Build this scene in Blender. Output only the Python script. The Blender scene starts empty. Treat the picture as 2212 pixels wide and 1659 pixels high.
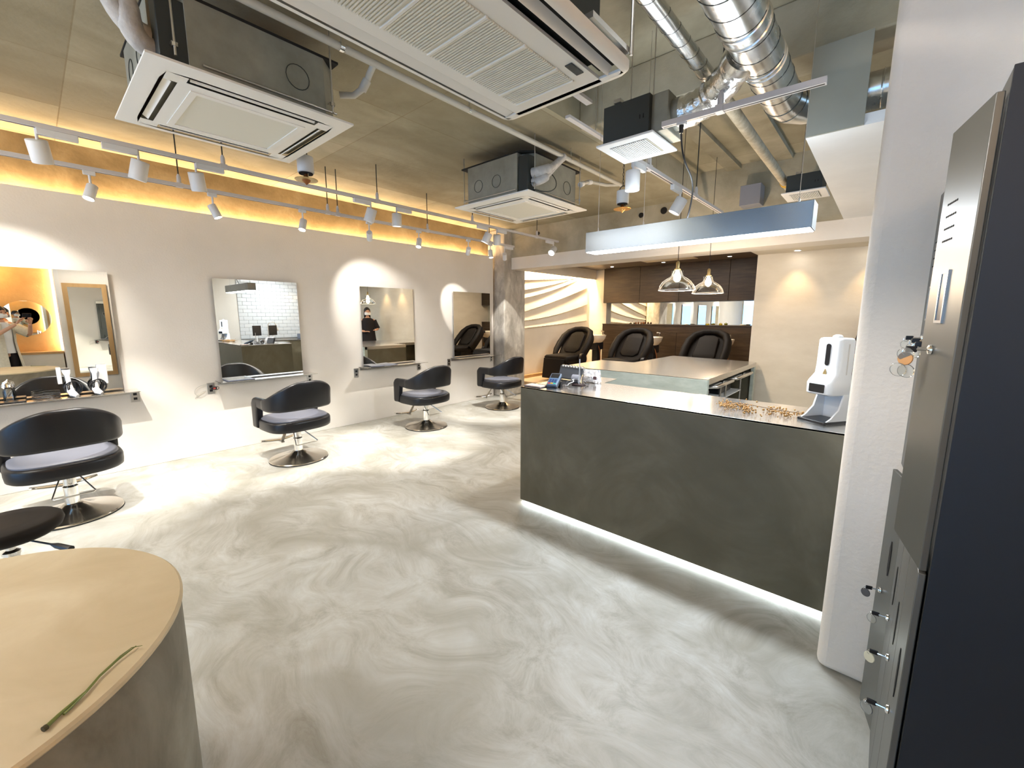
import bpy, math, random
from mathutils import Matrix, Vector
random.seed(7)
PI = math.pi
S = bpy.context.scene
COL = S.collection

# ------------------------------------------------------------ camera
cam_d = bpy.data.cameras.new('camera')
cam = bpy.data.objects.new('camera', cam_d)
COL.objects.link(cam)
cam.matrix_world = Matrix(((0.74923, -0.1027, 0.6543, 0.0),
                           (0.66231, 0.1142, -0.74047, 0.0),
                           (0.00132, 0.98814, 0.15358, 1.55),
                           (0, 0, 0, 1)))
cam_d.sensor_width = 36.0
cam_d.lens = 910.74 / 2212 * 36.0
cam_d.shift_y = -7.13 / 2212
cam_d.clip_start = 0.02
cam_d.clip_end = 200
S.camera = cam

# ------------------------------------------------------------ world (daylight outside the shop windows)
wd = bpy.data.worlds.new('world')
S.world = wd
wd.use_nodes = True
bg = wd.node_tree.nodes['Background']
bg.inputs[0].default_value = (0.42, 0.68, 1.0, 1)
bg.inputs[1].default_value = 1.6

# ------------------------------------------------------------ exposure
S.view_settings.view_transform = 'Standard'
S.view_settings.look = 'None'
S.view_settings.gamma = 1
S.view_settings.use_curve_mapping = False
S.view_settings.exposure = 1.65
S.cycles.max_bounces = 7
S.cycles.diffuse_bounces = 4
S.cycles.glossy_bounces = 4
S.cycles.transmission_bounces = 6
S.cycles.transparent_max_bounces = 8
S.cycles.caustics_reflective = False
S.cycles.caustics_refractive = False
S.cycles.sample_clamp_indirect = 6
S.cycles.use_denoising = True

# ------------------------------------------------------------ lights
WARM = (1.0, 0.66, 0.33)
NEUT = (1.0, 0.95, 0.88)
COOL = (0.84, 0.93, 1.0)

def area(name, loc, size, power, color, rot=(0, 0, 0), spread=None):
    l = bpy.data.lights.new(name, 'AREA')
    l.shape = 'RECTANGLE'
    l.size, l.size_y = size
    l.energy = power
    l.color = color
    if spread: l.spread = spread
    o = bpy.data.objects.new(name, l)
    o.location = loc
    o.rotation_euler = rot
    COL.objects.link(o)
    return o

def spot(name, loc, target, power, color, deg=40, blend=0.35, radius=0.025):
    l = bpy.data.lights.new(name, 'SPOT')
    l.energy = power; l.color = color
    l.spot_size = math.radians(deg); l.spot_blend = blend
    l.shadow_soft_size = radius
    o = bpy.data.objects.new(name, l)
    o.location = loc
    d = Vector(target) - Vector(loc)
    o.rotation_euler = d.to_track_quat('-Z', 'Y').to_euler()
    COL.objects.link(o)
    return o

def point(name, loc, power, color, radius=0.03):
    l = bpy.data.lights.new(name, 'POINT')
    l.energy = power; l.color = color; l.shadow_soft_size = radius
    o = bpy.data.objects.new(name, l)
    o.location = loc
    COL.objects.link(o)
    return o

# LED strip lying on top of the furred left wall, washing the concrete behind it
area('cove_strip', (-5.765, 1.6, 2.60), (8.4, 0.03), 27, WARM, (PI, 0, PI / 2))
# long strip inside the linear pendant over the desk
area('desk_lamp_light', (-1.075, 2.93, 2.012), (1.36, 0.11), 15, COOL)
area('desk_lamp_up_fill', (-1.07, 2.93, 2.172), (1.3, 0.08), 2.5, COOL, (PI, 0, 0))  # added fill above the pendant, brightens the white ceiling
area('alcove_fill', (-3.6, 8.0, 2.655), (2.4, 0.8), 17, (1.0, 0.90, 0.78))  # added fill under the soffit, not a fitting of the alcove
spot('entrance_wall_washer', (-1.7, -0.5, 3.05), (0.75, 2.0, 2.2), 120, (1.0, 0.92, 0.83), 62, 0.9, 0.12)
area('entrance_ceiling_fill', (-2.6, -2.2, 2.2), (2.0, 1.0), 42, (1.0, 0.95, 0.88), (PI, 0, 0))  # added unseen uplight behind the camera, lifts the slab brightness
# strip over the textured wall of the shampoo alcove
area('alcove_strip', (-5.725, 8.1, 2.585), (2.9, 0.05), 40, (1.0, 0.78, 0.50), (0, 0, PI / 2))
# general ceiling lamps of the part of the shop behind the camera and of the kitchen
area('kitchen_panel', (0.5, 4.3, 2.55), (1.2, 0.4), 15, COOL)
spot('track_beam', (-4.68, -0.40, 2.45), (-5.6, -0.05, 1.7), 26, NEUT, 60, 0.6, 0.015)
area('entrance_lamp', (-1.6, -1.6, 2.95), (2.0, 1.2), 1.2, (0.95, 0.97, 1.0))
area('entrance_lamp_left', (-3.6, -1.5, 2.95), (1.6, 1.0), 26, NEUT)
area('passage_lamp', (-0.45, 0.9, 3.2), (0.5, 0.5), 1.0, (0.9, 0.96, 1.0))

# ------------------------------------------------------------ materials
def mat(name, color, rough=0.5, metal=0.0, spec=0.5, emit=None, estr=0.0, trans=0.0, coat=0.0, ior=1.45):
    m = bpy.data.materials.new(name)
    m.use_nodes = True
    b = m.node_tree.nodes['Principled BSDF']
    b.inputs['Base Color'].default_value = (*color, 1)
    b.inputs['Roughness'].default_value = rough
    b.inputs['Metallic'].default_value = metal
    b.inputs['Specular IOR Level'].default_value = spec
    b.inputs['IOR'].default_value = ior
    if emit:
        b.inputs['Emission Color'].default_value = (*emit, 1)
        b.inputs['Emission Strength'].default_value = estr
    if trans: b.inputs['Transmission Weight'].default_value = trans
    if coat: b.inputs['Coat Weight'].default_value = coat
    return m

def noisy(name, stops, scale=2.0, detail=6, rough=0.6, metal=0.0, bump=0.0, bscale=30, dist=0.0,
          stretch=(1, 1, 1), rrange=None, spec=0.4, rot=(0, 0, 0), sub=None):
    """base colour from distorted noise through a ramp, with a fine bump"""
    m = mat(name, stops[0][1], rough, metal, spec)
    nt = m.node_tree; N = nt.nodes; L = nt.links
    b = N['Principled BSDF']
    tc = N.new('ShaderNodeTexCoord')
    g = N.new('ShaderNodeNewGeometry')
    mp = N.new('ShaderNodeMapping')
    mp.inputs['Scale'].default_value = stretch
    mp.inputs['Rotation'].default_value = rot
    L.new(g.outputs['Position'], mp.inputs['Vector'])
    n = N.new('ShaderNodeTexNoise')
    n.inputs['Scale'].default_value = scale; n.inputs['Detail'].default_value = detail
    n.inputs['Distortion'].default_value = dist
    n.inputs['Roughness'].default_value = 0.6
    L.new(mp.outputs[0], n.inputs['Vector'])
    r = N.new('ShaderNodeValToRGB')
    e = r.color_ramp.elements
    e[0].position, e[0].color = stops[0][0], (*stops[0][1], 1)
    e[1].position, e[1].color = stops[-1][0], (*stops[-1][1], 1)
    for p, c in stops[1:-1]:
        k = e.new(p); k.color = (*c, 1)
    L.new(n.outputs['Fac'], r.inputs[0])
    out = r.outputs[0]
    if sub:                                  # second, larger layer of stains: (scale, colour, amount, distortion)
        n2 = N.new('ShaderNodeTexNoise')
        n2.inputs['Scale'].default_value = sub[0]; n2.inputs['Detail'].default_value = 4
        n2.inputs['Distortion'].default_value = sub[3]
        L.new(mp.outputs[0], n2.inputs['Vector'])
        r2 = N.new('ShaderNodeValToRGB')
        r2.color_ramp.elements[0].position = 0.42; r2.color_ramp.elements[0].color = (0, 0, 0, 1)
        r2.color_ramp.elements[1].position = 0.66; r2.color_ramp.elements[1].color = (sub[2],) * 3 + (1,)
        L.new(n2.outputs['Fac'], r2.inputs[0])
        mx = N.new('ShaderNodeMix'); mx.data_type = 'RGBA'
        L.new(r2.outputs[0], mx.inputs[0])
        L.new(out, mx.inputs[6]); mx.inputs[7].default_value = (*sub[1], 1)
        out = mx.outputs[2]
    L.new(out, b.inputs['Base Color'])
    if rrange:
        mr = N.new('ShaderNodeMapRange')
        mr.inputs[3].default_value, mr.inputs[4].default_value = rrange
        L.new(n.outputs['Fac'], mr.inputs[0]); L.new(mr.outputs[0], b.inputs['Roughness'])
    if bump:
        n3 = N.new('ShaderNodeTexNoise'); n3.inputs['Scale'].default_value = bscale; n3.inputs['Detail'].default_value = 5
        L.new(g.outputs['Position'], n3.inputs['Vector'])
        bp = N.new('ShaderNodeBump'); bp.inputs['Strength'].default_value = bump; bp.inputs['Distance'].default_value = 0.01
        L.new(n3.outputs['Fac'], bp.inputs['Height']); L.new(bp.outputs[0], b.inputs['Normal'])
    return m

M = {}
M['plaster'] = noisy('plaster', [(0.3, (0.77, 0.73, 0.665)), (0.7, (0.84, 0.80, 0.745))], 1.3, 5, 0.85, bump=0.12, bscale=60)
M['plaster_rough'] = noisy('plaster_rough', [(0.3, (0.78, 0.715, 0.63)), (0.7, (0.85, 0.785, 0.71))], 1.6, 6, 0.85, bump=0.35, bscale=45)
M['cream'] = noisy('cream_stucco', [(0.35, (0.66, 0.60, 0.49)), (0.65, (0.72, 0.66, 0.55))], 2.2, 5, 0.8, bump=0.1, bscale=40, stretch=(1, 1, 2.5))
M['white'] = noisy('white_paint', [(0.3, (0.78, 0.79, 0.80)), (0.7, (0.86, 0.87, 0.88))], 2.0, 4, 0.8, bump=0.08, bscale=50)
M['grey_panel'] = noisy('grey_board', [(0.3, (0.30, 0.30, 0.26)), (0.7, (0.34, 0.34, 0.29))], 3.0, 4, 0.8)
M['concrete'] = noisy('raw_concrete', [(0.28, (0.36, 0.325, 0.225)), (0.5, (0.50, 0.455, 0.33)), (0.72, (0.63, 0.58, 0.44))],
                      2.2, 9, 0.85, bump=0.3, bscale=22, dist=0.4, stretch=(1, 0.6, 1), sub=(0.9, (0.29, 0.255, 0.17), 0.6, 0.8))
def form_panels(m):
    # plywood form marks: neighbouring boards left slightly different tones
    N = m.node_tree.nodes; L = m.node_tree.links; b = N['Principled BSDF']
    src = b.inputs['Base Color'].links[0].from_socket
    g = N.new('ShaderNodeNewGeometry'); mp = N.new('ShaderNodeMapping')
    mp.inputs['Location'].default_value = (-2.13, 3.95, 0); mp.inputs['Rotation'].default_value = (0, 0, 0)
    sw = N.new('ShaderNodeSeparateXYZ'); cb = N.new('ShaderNodeCombineXYZ')
    L.new(g.outputs['Position'], sw.inputs[0]); L.new(sw.outputs[1], cb.inputs[0]); L.new(sw.outputs[0], cb.inputs[1])
    L.new(cb.outputs[0], mp.inputs[0])
    br = N.new('ShaderNodeTexBrick'); br.inputs['Scale'].default_value = 1
    br.inputs['Brick Width'].default_value = 1.8; br.inputs['Row Height'].default_value = 0.9
    br.inputs['Mortar Size'].default_value = 0.004; br.inputs['Color1'].default_value = (0.62, 0.60, 0.56, 1)
    br.inputs['Color2'].default_value = (1, 1, 1, 1); br.inputs['Mortar'].default_value = (0.55, 0.5, 0.42, 1); br.offset = 0
    L.new(mp.outputs[0], br.inputs['Vector'])
    mx = N.new('ShaderNodeMix'); mx.data_type = 'RGBA'; mx.blend_type = 'MULTIPLY'; mx.inputs[0].default_value = 0.85
    L.new(src, mx.inputs[6]); L.new(br.outputs['Color'], mx.inputs[7]); L.new(mx.outputs[2], b.inputs['Base Color'])
form_panels(M['concrete'])
M['concrete_beam'] = noisy('beam_concrete', [(0.28, (0.32, 0.29, 0.205)), (0.5, (0.44, 0.40, 0.30)), (0.72, (0.55, 0.51, 0.39))],
                           2.4, 9, 0.85, bump=0.3, bscale=25, dist=0.4, sub=(1.3, (0.27, 0.235, 0.155), 0.55, 0.6))
M['ochre_concrete'] = noisy('ochre_concrete', [(0.28, (0.17, 0.125, 0.065)), (0.5, (0.26, 0.20, 0.115)), (0.72, (0.36, 0.295, 0.19))], 2.4, 9, 0.85, bump=0.3, bscale=25, dist=0.6, sub=(1.6, (0.20, 0.15, 0.08), 0.6, 0.8))
M['column'] = noisy('column_concrete', [(0.3, (0.34, 0.31, 0.26)), (0.5, (0.48, 0.44, 0.38)), (0.68, (0.68, 0.64, 0.56))],
                    7, 10, 0.8, bump=0.5, bscale=30, dist=0.6, stretch=(1, 1, 0.5))
M['floor'] = None
M['desk'] = noisy('mortar_desk', [(0.25, (0.085, 0.075, 0.046)), (0.5, (0.125, 0.112, 0.076)), (0.78, (0.185, 0.17, 0.125))],
                  1.5, 5, 0.5, bump=0.06, bscale=40, dist=1.2, rrange=(0.38, 0.6), sub=(2.2, (0.10, 0.09, 0.06), 0.6, 1.5))
M['table'] = noisy('mortar_table_side', [(0.28, (0.10, 0.085, 0.055)), (0.5, (0.19, 0.17, 0.13)), (0.75, (0.27, 0.25, 0.20))],
                   2.6, 6, 0.6, bump=0.08, bscale=40, dist=1.2)
M['table_top'] = noisy('mortar_table_top', [(0.28, (0.47, 0.375, 0.235)), (0.55, (0.57, 0.47, 0.315)), (0.75, (0.65, 0.56, 0.40))],
                       2.4, 5, 0.6, bump=0.05, bscale=40, dist=0.8)
M['island'] = noisy('pale_stone', [(0.3, (0.36, 0.40, 0.35)), (0.7, (0.50, 0.54, 0.48))], 5, 6, 0.45, bump=0.03, stretch=(1, 1, 3))
def brushed(name, col, rough, aniso, tangent):
    m = mat(name, col, rough, 1.0)
    N = m.node_tree.nodes; L = m.node_tree.links; b = N['Principled BSDF']
    b.inputs['Anisotropic'].default_value = aniso
    c = N.new('ShaderNodeCombineXYZ')
    for i in range(3): c.inputs[i].default_value = tangent[i]
    L.new(c.outputs[0], b.inputs['Tangent'])
    return m
M['steel_top'] = brushed('brushed_steel', (0.84, 0.82, 0.79), 0.20, 0.8, (0, 1, 0))
M['steel'] = mat('steel', (0.62, 0.60, 0.57), 0.28, 1.0)
M['chrome'] = mat('chrome', (0.86, 0.85, 0.83), 0.07, 1.0)
M['base_steel'] = mat('bronzed_steel', (0.60, 0.55, 0.48), 0.17, 1.0)
M['mirror'] = mat('mirror', (0.92, 0.93, 0.90), 0.005, 1.0)
M['vinyl'] = mat('black_vinyl', (0.007, 0.007, 0.009), 0.36, 0, 0.5)
M['vinyl_top'] = mat('seat_vinyl_sheen', (0.15, 0.16, 0.20), 0.42, 0, 0.7)  # paler than the black vinyl: glossy reflection put into the colour
M['brown_vinyl'] = mat('brown_vinyl', (0.008, 0.005, 0.003), 0.6, 0, 0.25)
M['black'] = mat('black_plastic', (0.010, 0.010, 0.012), 0.35)
M['rubber'] = mat('rubber', (0.02, 0.02, 0.02), 0.7)
M['white_plastic'] = mat('white_plastic', (0.80, 0.80, 0.80), 0.35)
M['ac_white'] = mat('air_conditioner_white', (0.86, 0.84, 0.79), 0.45)
M['ac_grille'] = mat('air_conditioner_grille', (0.74, 0.72, 0.63), 0.6)
M['dark_slot'] = mat('dark_slot', (0.010, 0.009, 0.008), 0.8)
M['grille_warm'] = mat('grille_beige', (0.80, 0.78, 0.70), 0.5)
M['galv'] = noisy('galvanised_steel', [(0.3, (0.26, 0.26, 0.22)), (0.7, (0.36, 0.36, 0.31))], 6, 4, 0.5, metal=0.35)
M['galv_dark'] = mat('dark_galvanised', (0.045, 0.05, 0.048), 0.5, 0.4)
M['duct'] = noisy('spiral_duct_steel', [(0.3, (0.66, 0.66, 0.64)), (0.7, (0.82, 0.82, 0.80))], 14, 3, 0.22, metal=1.0, rrange=(0.16, 0.34))
M['foil'] = noisy('crinkled_foil', [(0.3, (0.62, 0.63, 0.63)), (0.7, (0.84, 0.85, 0.85))], 20, 3, 0.2, metal=1.0, bump=1.0, bscale=26)
M['pipe'] = mat('pvc_pipe', (0.55, 0.53, 0.47), 0.5)
M['pipe_wrap'] = noisy('wrapped_pipe', [(0.3, (0.42, 0.40, 0.38)), (0.7, (0.60, 0.58, 0.55))], 20, 4, 0.7, bump=0.5, bscale=30)
M['wool'] = noisy('pipe_insulation', [(0.3, (0.40, 0.34, 0.24)), (0.7, (0.60, 0.54, 0.42))], 20, 5, 0.8, bump=0.6, bscale=40)
M['track'] = mat('track_metal', (0.62, 0.59, 0.58), 0.45, 0.0)
M['spot_white'] = mat('lamp_white', (0.70, 0.70, 0.70), 0.4)
M['lens_on'] = mat('lit_lens', (1, 1, 1), 0.3, emit=(1.0, 0.93, 0.85), estr=14)
M['lens_off'] = mat('soft_lens', (0.8, 0.8, 0.8), 0.3, emit=(1.0, 0.93, 0.85), estr=1.2)
M['led_cool'] = mat('cool_led', (1, 1, 1), 0.5, emit=(0.86, 0.97, 1.0), estr=9)
M['led_lamp'] = mat('lamp_diffuser', (1, 1, 1), 0.5, emit=(0.90, 0.93, 1.0), estr=6)
M['led_warm'] = mat('warm_led', (1, 1, 1), 0.5, emit=(1.0, 0.70, 0.38), estr=8)
M['bulb'] = mat('glowing_bulb', (1, 1, 1), 0.3, emit=(1.0, 0.74, 0.50), estr=40)
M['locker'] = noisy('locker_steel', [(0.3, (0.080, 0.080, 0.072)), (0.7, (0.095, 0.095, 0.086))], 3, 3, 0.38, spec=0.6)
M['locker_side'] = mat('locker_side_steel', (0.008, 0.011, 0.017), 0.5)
M['copper'] = mat('orange_copper', (0.75, 0.40, 0.12), 0.35, 0.6)
M['rust'] = mat('dark_copper', (0.28, 0.10, 0.03), 0.4, 0.5)
M['brass'] = mat('brass', (0.55, 0.42, 0.20), 0.35, 0.9)
M['skin'] = mat('skin', (0.55, 0.30, 0.19), 0.5)
M['hair'] = mat('dark_hair', (0.015, 0.010, 0.008), 0.5)
M['linen'] = noisy('cream_linen', [(0.3, (0.52, 0.48, 0.38)), (0.7, (0.62, 0.58, 0.48))], 30, 4, 0.9)
M['shirt'] = mat('white_shirt', (0.75, 0.75, 0.75), 0.85)
M['cloth_black'] = mat('black_cloth', (0.012, 0.010, 0.012), 0.9)
M['phone'] = mat('phone_black', (0.01, 0.01, 0.012), 0.2)
M['green'] = mat('green_stem', (0.14, 0.17, 0.035), 0.5)
M['stem_cut'] = mat('cut_stem', (0.06, 0.05, 0.02), 0.7)
M['gold'] = mat('dried_gold', (0.42, 0.22, 0.06), 0.5)
M['twig'] = mat('twig', (0.20, 0.12, 0.06), 0.7)
M['bowl'] = mat('white_ceramic', (0.80, 0.76, 0.68), 0.15)
M['tile'] = mat('white_tile', (0.72, 0.74, 0.76), 0.08, 0, 0.6)
M['grout'] = mat('grey_grout', (0.32, 0.33, 0.34), 0.9)
M['silver_bag'] = noisy('silver_wrap', [(0.3, (0.7, 0.7, 0.72)), (0.7, (0.9, 0.9, 0.92))], 40, 3, 0.25, metal=0.8, bump=1.0, bscale=60)
M['orange_wall'] = noisy('ochre_plaster', [(0.3, (0.55, 0.30, 0.10)), (0.7, (0.68, 0.40, 0.15))], 3, 6, 0.8, bump=0.2)
M['oak'] = noisy('oak', [(0.3, (0.42, 0.24, 0.09)), (0.7, (0.58, 0.36, 0.16))], 6, 5, 0.5, stretch=(1, 1, 0.15))
M['key_tag'] = mat('wooden_tag', (0.50, 0.26, 0.10), 0.6)
M['tag_white'] = mat('ivory_tag', (0.70, 0.66, 0.50), 0.5)
M['clear'] = mat('clear_plastic', (0.9, 0.92, 0.9), 0.08, trans=0.85)
M['yellow_tape'] = mat('yellow_tape', (0.75, 0.45, 0.04), 0.6)
M['led_red'] = mat('red_key', (0.6, 0.08, 0.06), 0.5)
M['key_green'] = mat('green_key', (0.05, 0.4, 0.32), 0.5)
M['key_blue'] = mat('blue_key', (0.03, 0.06, 0.16), 0.4)
M['terminal'] = mat('terminal_blue_grey', (0.10, 0.15, 0.22), 0.35)
M['cover'] = mat('slate_cover', (0.16, 0.18, 0.24), 0.4)
M['sheet'] = mat('blue_site_sheet', (0.30, 0.60, 0.95), 0.9, emit=(0.25, 0.55, 1.0), estr=0.9)  # daylight behind the sheet put in as its own emission
M['amber'] = mat('amber_liquid', (0.70, 0.52, 0.04), 0.2, trans=0.5)

def glass_mat():
    m = bpy.data.materials.new('clear_glass'); m.use_nodes = True
    N = m.node_tree.nodes; L = m.node_tree.links; N.clear()
    o = N.new('ShaderNodeOutputMaterial')
    tr = N.new('ShaderNodeBsdfTransparent'); tr.inputs[0].default_value = (0.96, 0.96, 0.95, 1)
    gl = N.new('ShaderNodeBsdfGlossy'); gl.inputs[0].default_value = (1, 1, 1, 1); gl.inputs['Roughness'].default_value = 0.03
    fr = N.new('ShaderNodeLayerWeight'); fr.inputs[0].default_value = 0.35
    mx = N.new('ShaderNodeMixShader')
    L.new(fr.outputs['Fresnel'], mx.inputs[0]); L.new(tr.outputs[0], mx.inputs[1]); L.new(gl.outputs[0], mx.inputs[2])
    L.new(mx.outputs[0], o.inputs[0])
    return m
M['glass'] = glass_mat()

def wood_mat():
    m = noisy('dark_walnut', [(0.25, (0.028, 0.017, 0.009)), (0.5, (0.047, 0.030, 0.016)), (0.75, (0.075, 0.049, 0.029))],
              5, 8, 0.42, bump=0.05, bscale=60, dist=0.3, stretch=(0.55, 1, 5))
    return m
M['walnut'] = wood_mat()

def floor_mat():
    """trowelled mortar: swirling arcs of light and dark cement"""
    m = mat('trowelled_mortar', (0.5, 0.5, 0.46), 0.42, 0, 0.45)
    nt = m.node_tree; N = nt.nodes; L = nt.links; b = N['Principled BSDF']
    g = N.new('ShaderNodeNewGeometry')
    # warp the coordinates so the streaks bend into arcs
    w = N.new('ShaderNodeTexNoise'); w.inputs['Scale'].default_value = 0.9; w.inputs['Detail'].default_value = 2
    L.new(g.outputs['Position'], w.inputs['Vector'])
    sc = N.new('ShaderNodeVectorMath'); sc.operation = 'MULTIPLY_ADD'
    sc.inputs[1].default_value = (1.1, 1.1, 0); 
    L.new(w.outputs['Color'], sc.inputs[0]); L.new(g.outputs['Position'], sc.inputs[2])
    mp = N.new('ShaderNodeMapping'); mp.inputs['Scale'].default_value = (0.9, 1.7, 1)
    mp.inputs['Rotation'].default_value = (0, 0, 0.5)
    L.new(sc.outputs[0], mp.inputs['Vector'])
    n = N.new('ShaderNodeTexNoise'); n.inputs['Scale'].default_value = 2.4; n.inputs['Detail'].default_value = 14
    n.inputs['Roughness'].default_value = 0.74; n.inputs['Distortion'].default_value = 1.4
    L.new(mp.outputs[0], n.inputs['Vector'])
    r = N.new('ShaderNodeValToRGB'); e = r.color_ramp.elements
    e[0].position = 0.30; e[0].color = (0.31, 0.295, 0.245, 1)
    e[1].position = 0.72; e[1].color = (0.62, 0.635, 0.62, 1)
    k = e.new(0.50); k.color = (0.49, 0.485, 0.445, 1)
    L.new(n.outputs['Fac'], r.inputs[0])
    n2 = N.new('ShaderNodeTexNoise'); n2.inputs['Scale'].default_value = 1.1; n2.inputs['Detail'].default_value = 5
    n2.inputs['Distortion'].default_value = 1.5
    L.new(g.outputs['Position'], n2.inputs['Vector'])
    r2 = N.new('ShaderNodeValToRGB')
    r2.color_ramp.elements[0].position = 0.45; r2.color_ramp.elements[0].color = (0, 0, 0, 1)
    r2.color_ramp.elements[1].position = 0.72; r2.color_ramp.elements[1].color = (0.85, 0.85, 0.85, 1)
    L.new(n2.outputs['Fac'], r2.inputs[0])
    mx = N.new('ShaderNodeMix'); mx.data_type = 'RGBA'
    L.new(r2.outputs[0], mx.inputs[0]); L.new(r.outputs[0], mx.inputs[6]); mx.inputs[7].default_value = (0.34, 0.325, 0.27, 1)
    L.new(mx.outputs[2], b.inputs['Base Color'])
    mr = N.new('ShaderNodeMapRange'); mr.inputs[3].default_value = 0.32; mr.inputs[4].default_value = 0.55
    L.new(n.outputs['Fac'], mr.inputs[0]); L.new(mr.outputs[0], b.inputs['Roughness'])
    bp = N.new('ShaderNodeBump'); bp.inputs['Strength'].default_value = 0.08; bp.inputs['Distance'].default_value = 0.01
    L.new(n.outputs['Fac'], bp.inputs['Height']); L.new(bp.outputs[0], b.inputs['Normal'])
    return m
M['floor'] = floor_mat()

# ------------------------------------------------------------ mesh builder
class MB:
    def __init__(self): self.v = []; self.f = []
    def add(self, vs, fs):
        k = len(self.v); self.v += [tuple(p) for p in vs]; self.f += [tuple(i + k for i in q) for q in fs]; return self
    def box(self, x0, y0, z0, x1, y1, z1):
        return self.add([(x0, y0, z0), (x1, y0, z0), (x1, y1, z0), (x0, y1, z0), (x0, y0, z1), (x1, y0, z1), (x1, y1, z1), (x0, y1, z1)],
                        [(0, 3, 2, 1), (4, 5, 6, 7), (0, 1, 5, 4), (1, 2, 6, 5), (2, 3, 7, 6), (3, 0, 4, 7)])
    def obox(self, c, a, b, h, sa, sb, sh):
        """box centred on c with unit axes a, b, h and full sizes"""
        c, a, b, h = Vector(c), Vector(a).normalized(), Vector(b).normalized(), Vector(h).normalized()
        P = [c + a * sa * i / 2 + b * sb * j / 2 + h * sh * k / 2 for k in (-1, 1) for i, j in ((-1, -1), (1, -1), (1, 1), (-1, 1))]
        return self.add(P, [(0, 3, 2, 1), (4, 5, 6, 7), (0, 1, 5, 4), (1, 2, 6, 5), (2, 3, 7, 6), (3, 0, 4, 7)])
    def prism(self, pts, z0, z1):
        n = len(pts)
        return self.add([(x, y, z0) for x, y in pts] + [(x, y, z1) for x, y in pts],
                        [tuple(range(n - 1, -1, -1)), tuple(range(n, 2 * n))] + [(i, (i + 1) % n, n + (i + 1) % n, n + i) for i in range(n)])
    def tube(self, pts, r, n=10, caps=True, close=False):
        P = [Vector(p) for p in pts]
        R = r if isinstance(r, (list, tuple)) else [r] * len(P)
        vs = []; up = None; m = len(P)
        for i, p in enumerate(P):
            if close: d = P[(i + 1) % m] - P[i - 1]
            else: d = P[min(i + 1, m - 1)] - P[max(i - 1, 0)]
            d.normalize()
            if up is None:
                up = Vector((0, 0, 1)) if abs(d.z) < 0.9 else Vector((1, 0, 0))
            a = d.cross(up); 
            if a.length < 1e-5: a = d.cross(Vector((0.3, 1, 0.2)))
            a.normalize(); up = a.cross(d).normalized()
            for k in range(n):
                t = 2 * PI * k / n
                vs.append(p + (a * math.cos(t) + up * math.sin(t)) * R[i])
        fs = []
        for i in range(m if close else m - 1):
            j = (i + 1) % m
            for k in range(n):
                fs.append((i * n + k, i * n + (k + 1) % n, j * n + (k + 1) % n, j * n + k))
        if caps and not close:
            fs.append(tuple(range(n - 1, -1, -1))); fs.append(tuple((m - 1) * n + k for k in range(n)))
        return self.add(vs, fs)
    def lathe(self, prof, c=(0, 0, 0), n=32, cap=True, axis=None):
        """profile of (radius, height) turned about the vertical (or about axis) through c"""
        c = Vector(c)
        if axis is None: A, B, D = Vector((1, 0, 0)), Vector((0, 1, 0)), Vector((0, 0, 1))
        else:
            D = Vector(axis).normalized(); A = D.orthogonal().normalized(); B = D.cross(A)
        vs = [c + (A * math.cos(2 * PI * k / n) + B * math.sin(2 * PI * k / n)) * r + D * h for r, h in prof for k in range(n)]
        fs = [(i * n + k, i * n + (k + 1) % n, (i + 1) * n + (k + 1) % n, (i + 1) * n + k) for i in range(len(prof) - 1) for k in range(n)]
        if cap:
            fs.append(tuple(range(n - 1, -1, -1))); m = len(prof) - 1; fs.append(tuple(m * n + k for k in range(n)))
        return self.add(vs, fs)
    def rings(self, rings, close=True, caps=True):
        n = len(rings[0]); vs = [p for r in rings for p in r]; fs = []
        for i in range(len(rings) - 1):
            for k in range(n if close else n - 1):
                fs.append((i * n + k, i * n + (k + 1) % n, (i + 1) * n + (k + 1) % n, (i + 1) * n + k))
        if caps:
            fs.append(tuple(range(n - 1, -1, -1))); m = len(rings) - 1; fs.append(tuple(m * n + k for k in range(n)))
        return self.add(vs, fs)
    def grid(self, fn, nu, nv):
        vs = [fn(i / nu, j / nv) for i in range(nu + 1) for j in range(nv + 1)]
        return self.add(vs, [(i * (nv + 1) + j, (i + 1) * (nv + 1) + j, (i + 1) * (nv + 1) + j + 1, i * (nv + 1) + j + 1) for i in range(nu) for j in range(nv)])
    def ico(self, c, r, s=(1, 1, 1)):
        t = (1 + 5 ** .5) / 2
        V = [(-1, t, 0), (1, t, 0), (-1, -t, 0), (1, -t, 0), (0, -1, t), (0, 1, t), (0, -1, -t), (0, 1, -t), (t, 0, -1), (t, 0, 1), (-t, 0, -1), (-t, 0, 1)]
        F = [(0, 11, 5), (0, 5, 1), (0, 1, 7), (0, 7, 10), (0, 10, 11), (1, 5, 9), (5, 11, 4), (11, 10, 2), (10, 7, 6), (7, 1, 8), (3, 9, 4), (3, 4, 2), (3, 2, 6), (3, 6, 8), (3, 8, 9), (4, 9, 5), (2, 4, 11), (6, 2, 10), (8, 6, 7), (9, 8, 1)]
        k = r / math.sqrt(1 + t * t)
        return self.add([(c[0] + x * k * s[0], c[1] + y * k * s[1], c[2] + z * k * s[2]) for x, y, z in V], F)

WM = {}
def wmat(o): return WM.get(o.name, Matrix.Identity(4))

def thing(name, label, cat, loc=(0, 0, 0), rz=0.0, group=None):
    o = bpy.data.objects.new(name, None); o.empty_display_size = 0.1
    COL.objects.link(o)
    o.location = loc; o.rotation_euler = (0, 0, rz)
    o['label'] = label; o['category'] = cat
    if group: o['group'] = group
    WM[o.name] = Matrix.Translation(loc) @ Matrix.Rotation(rz, 4, 'Z')
    return o

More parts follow.
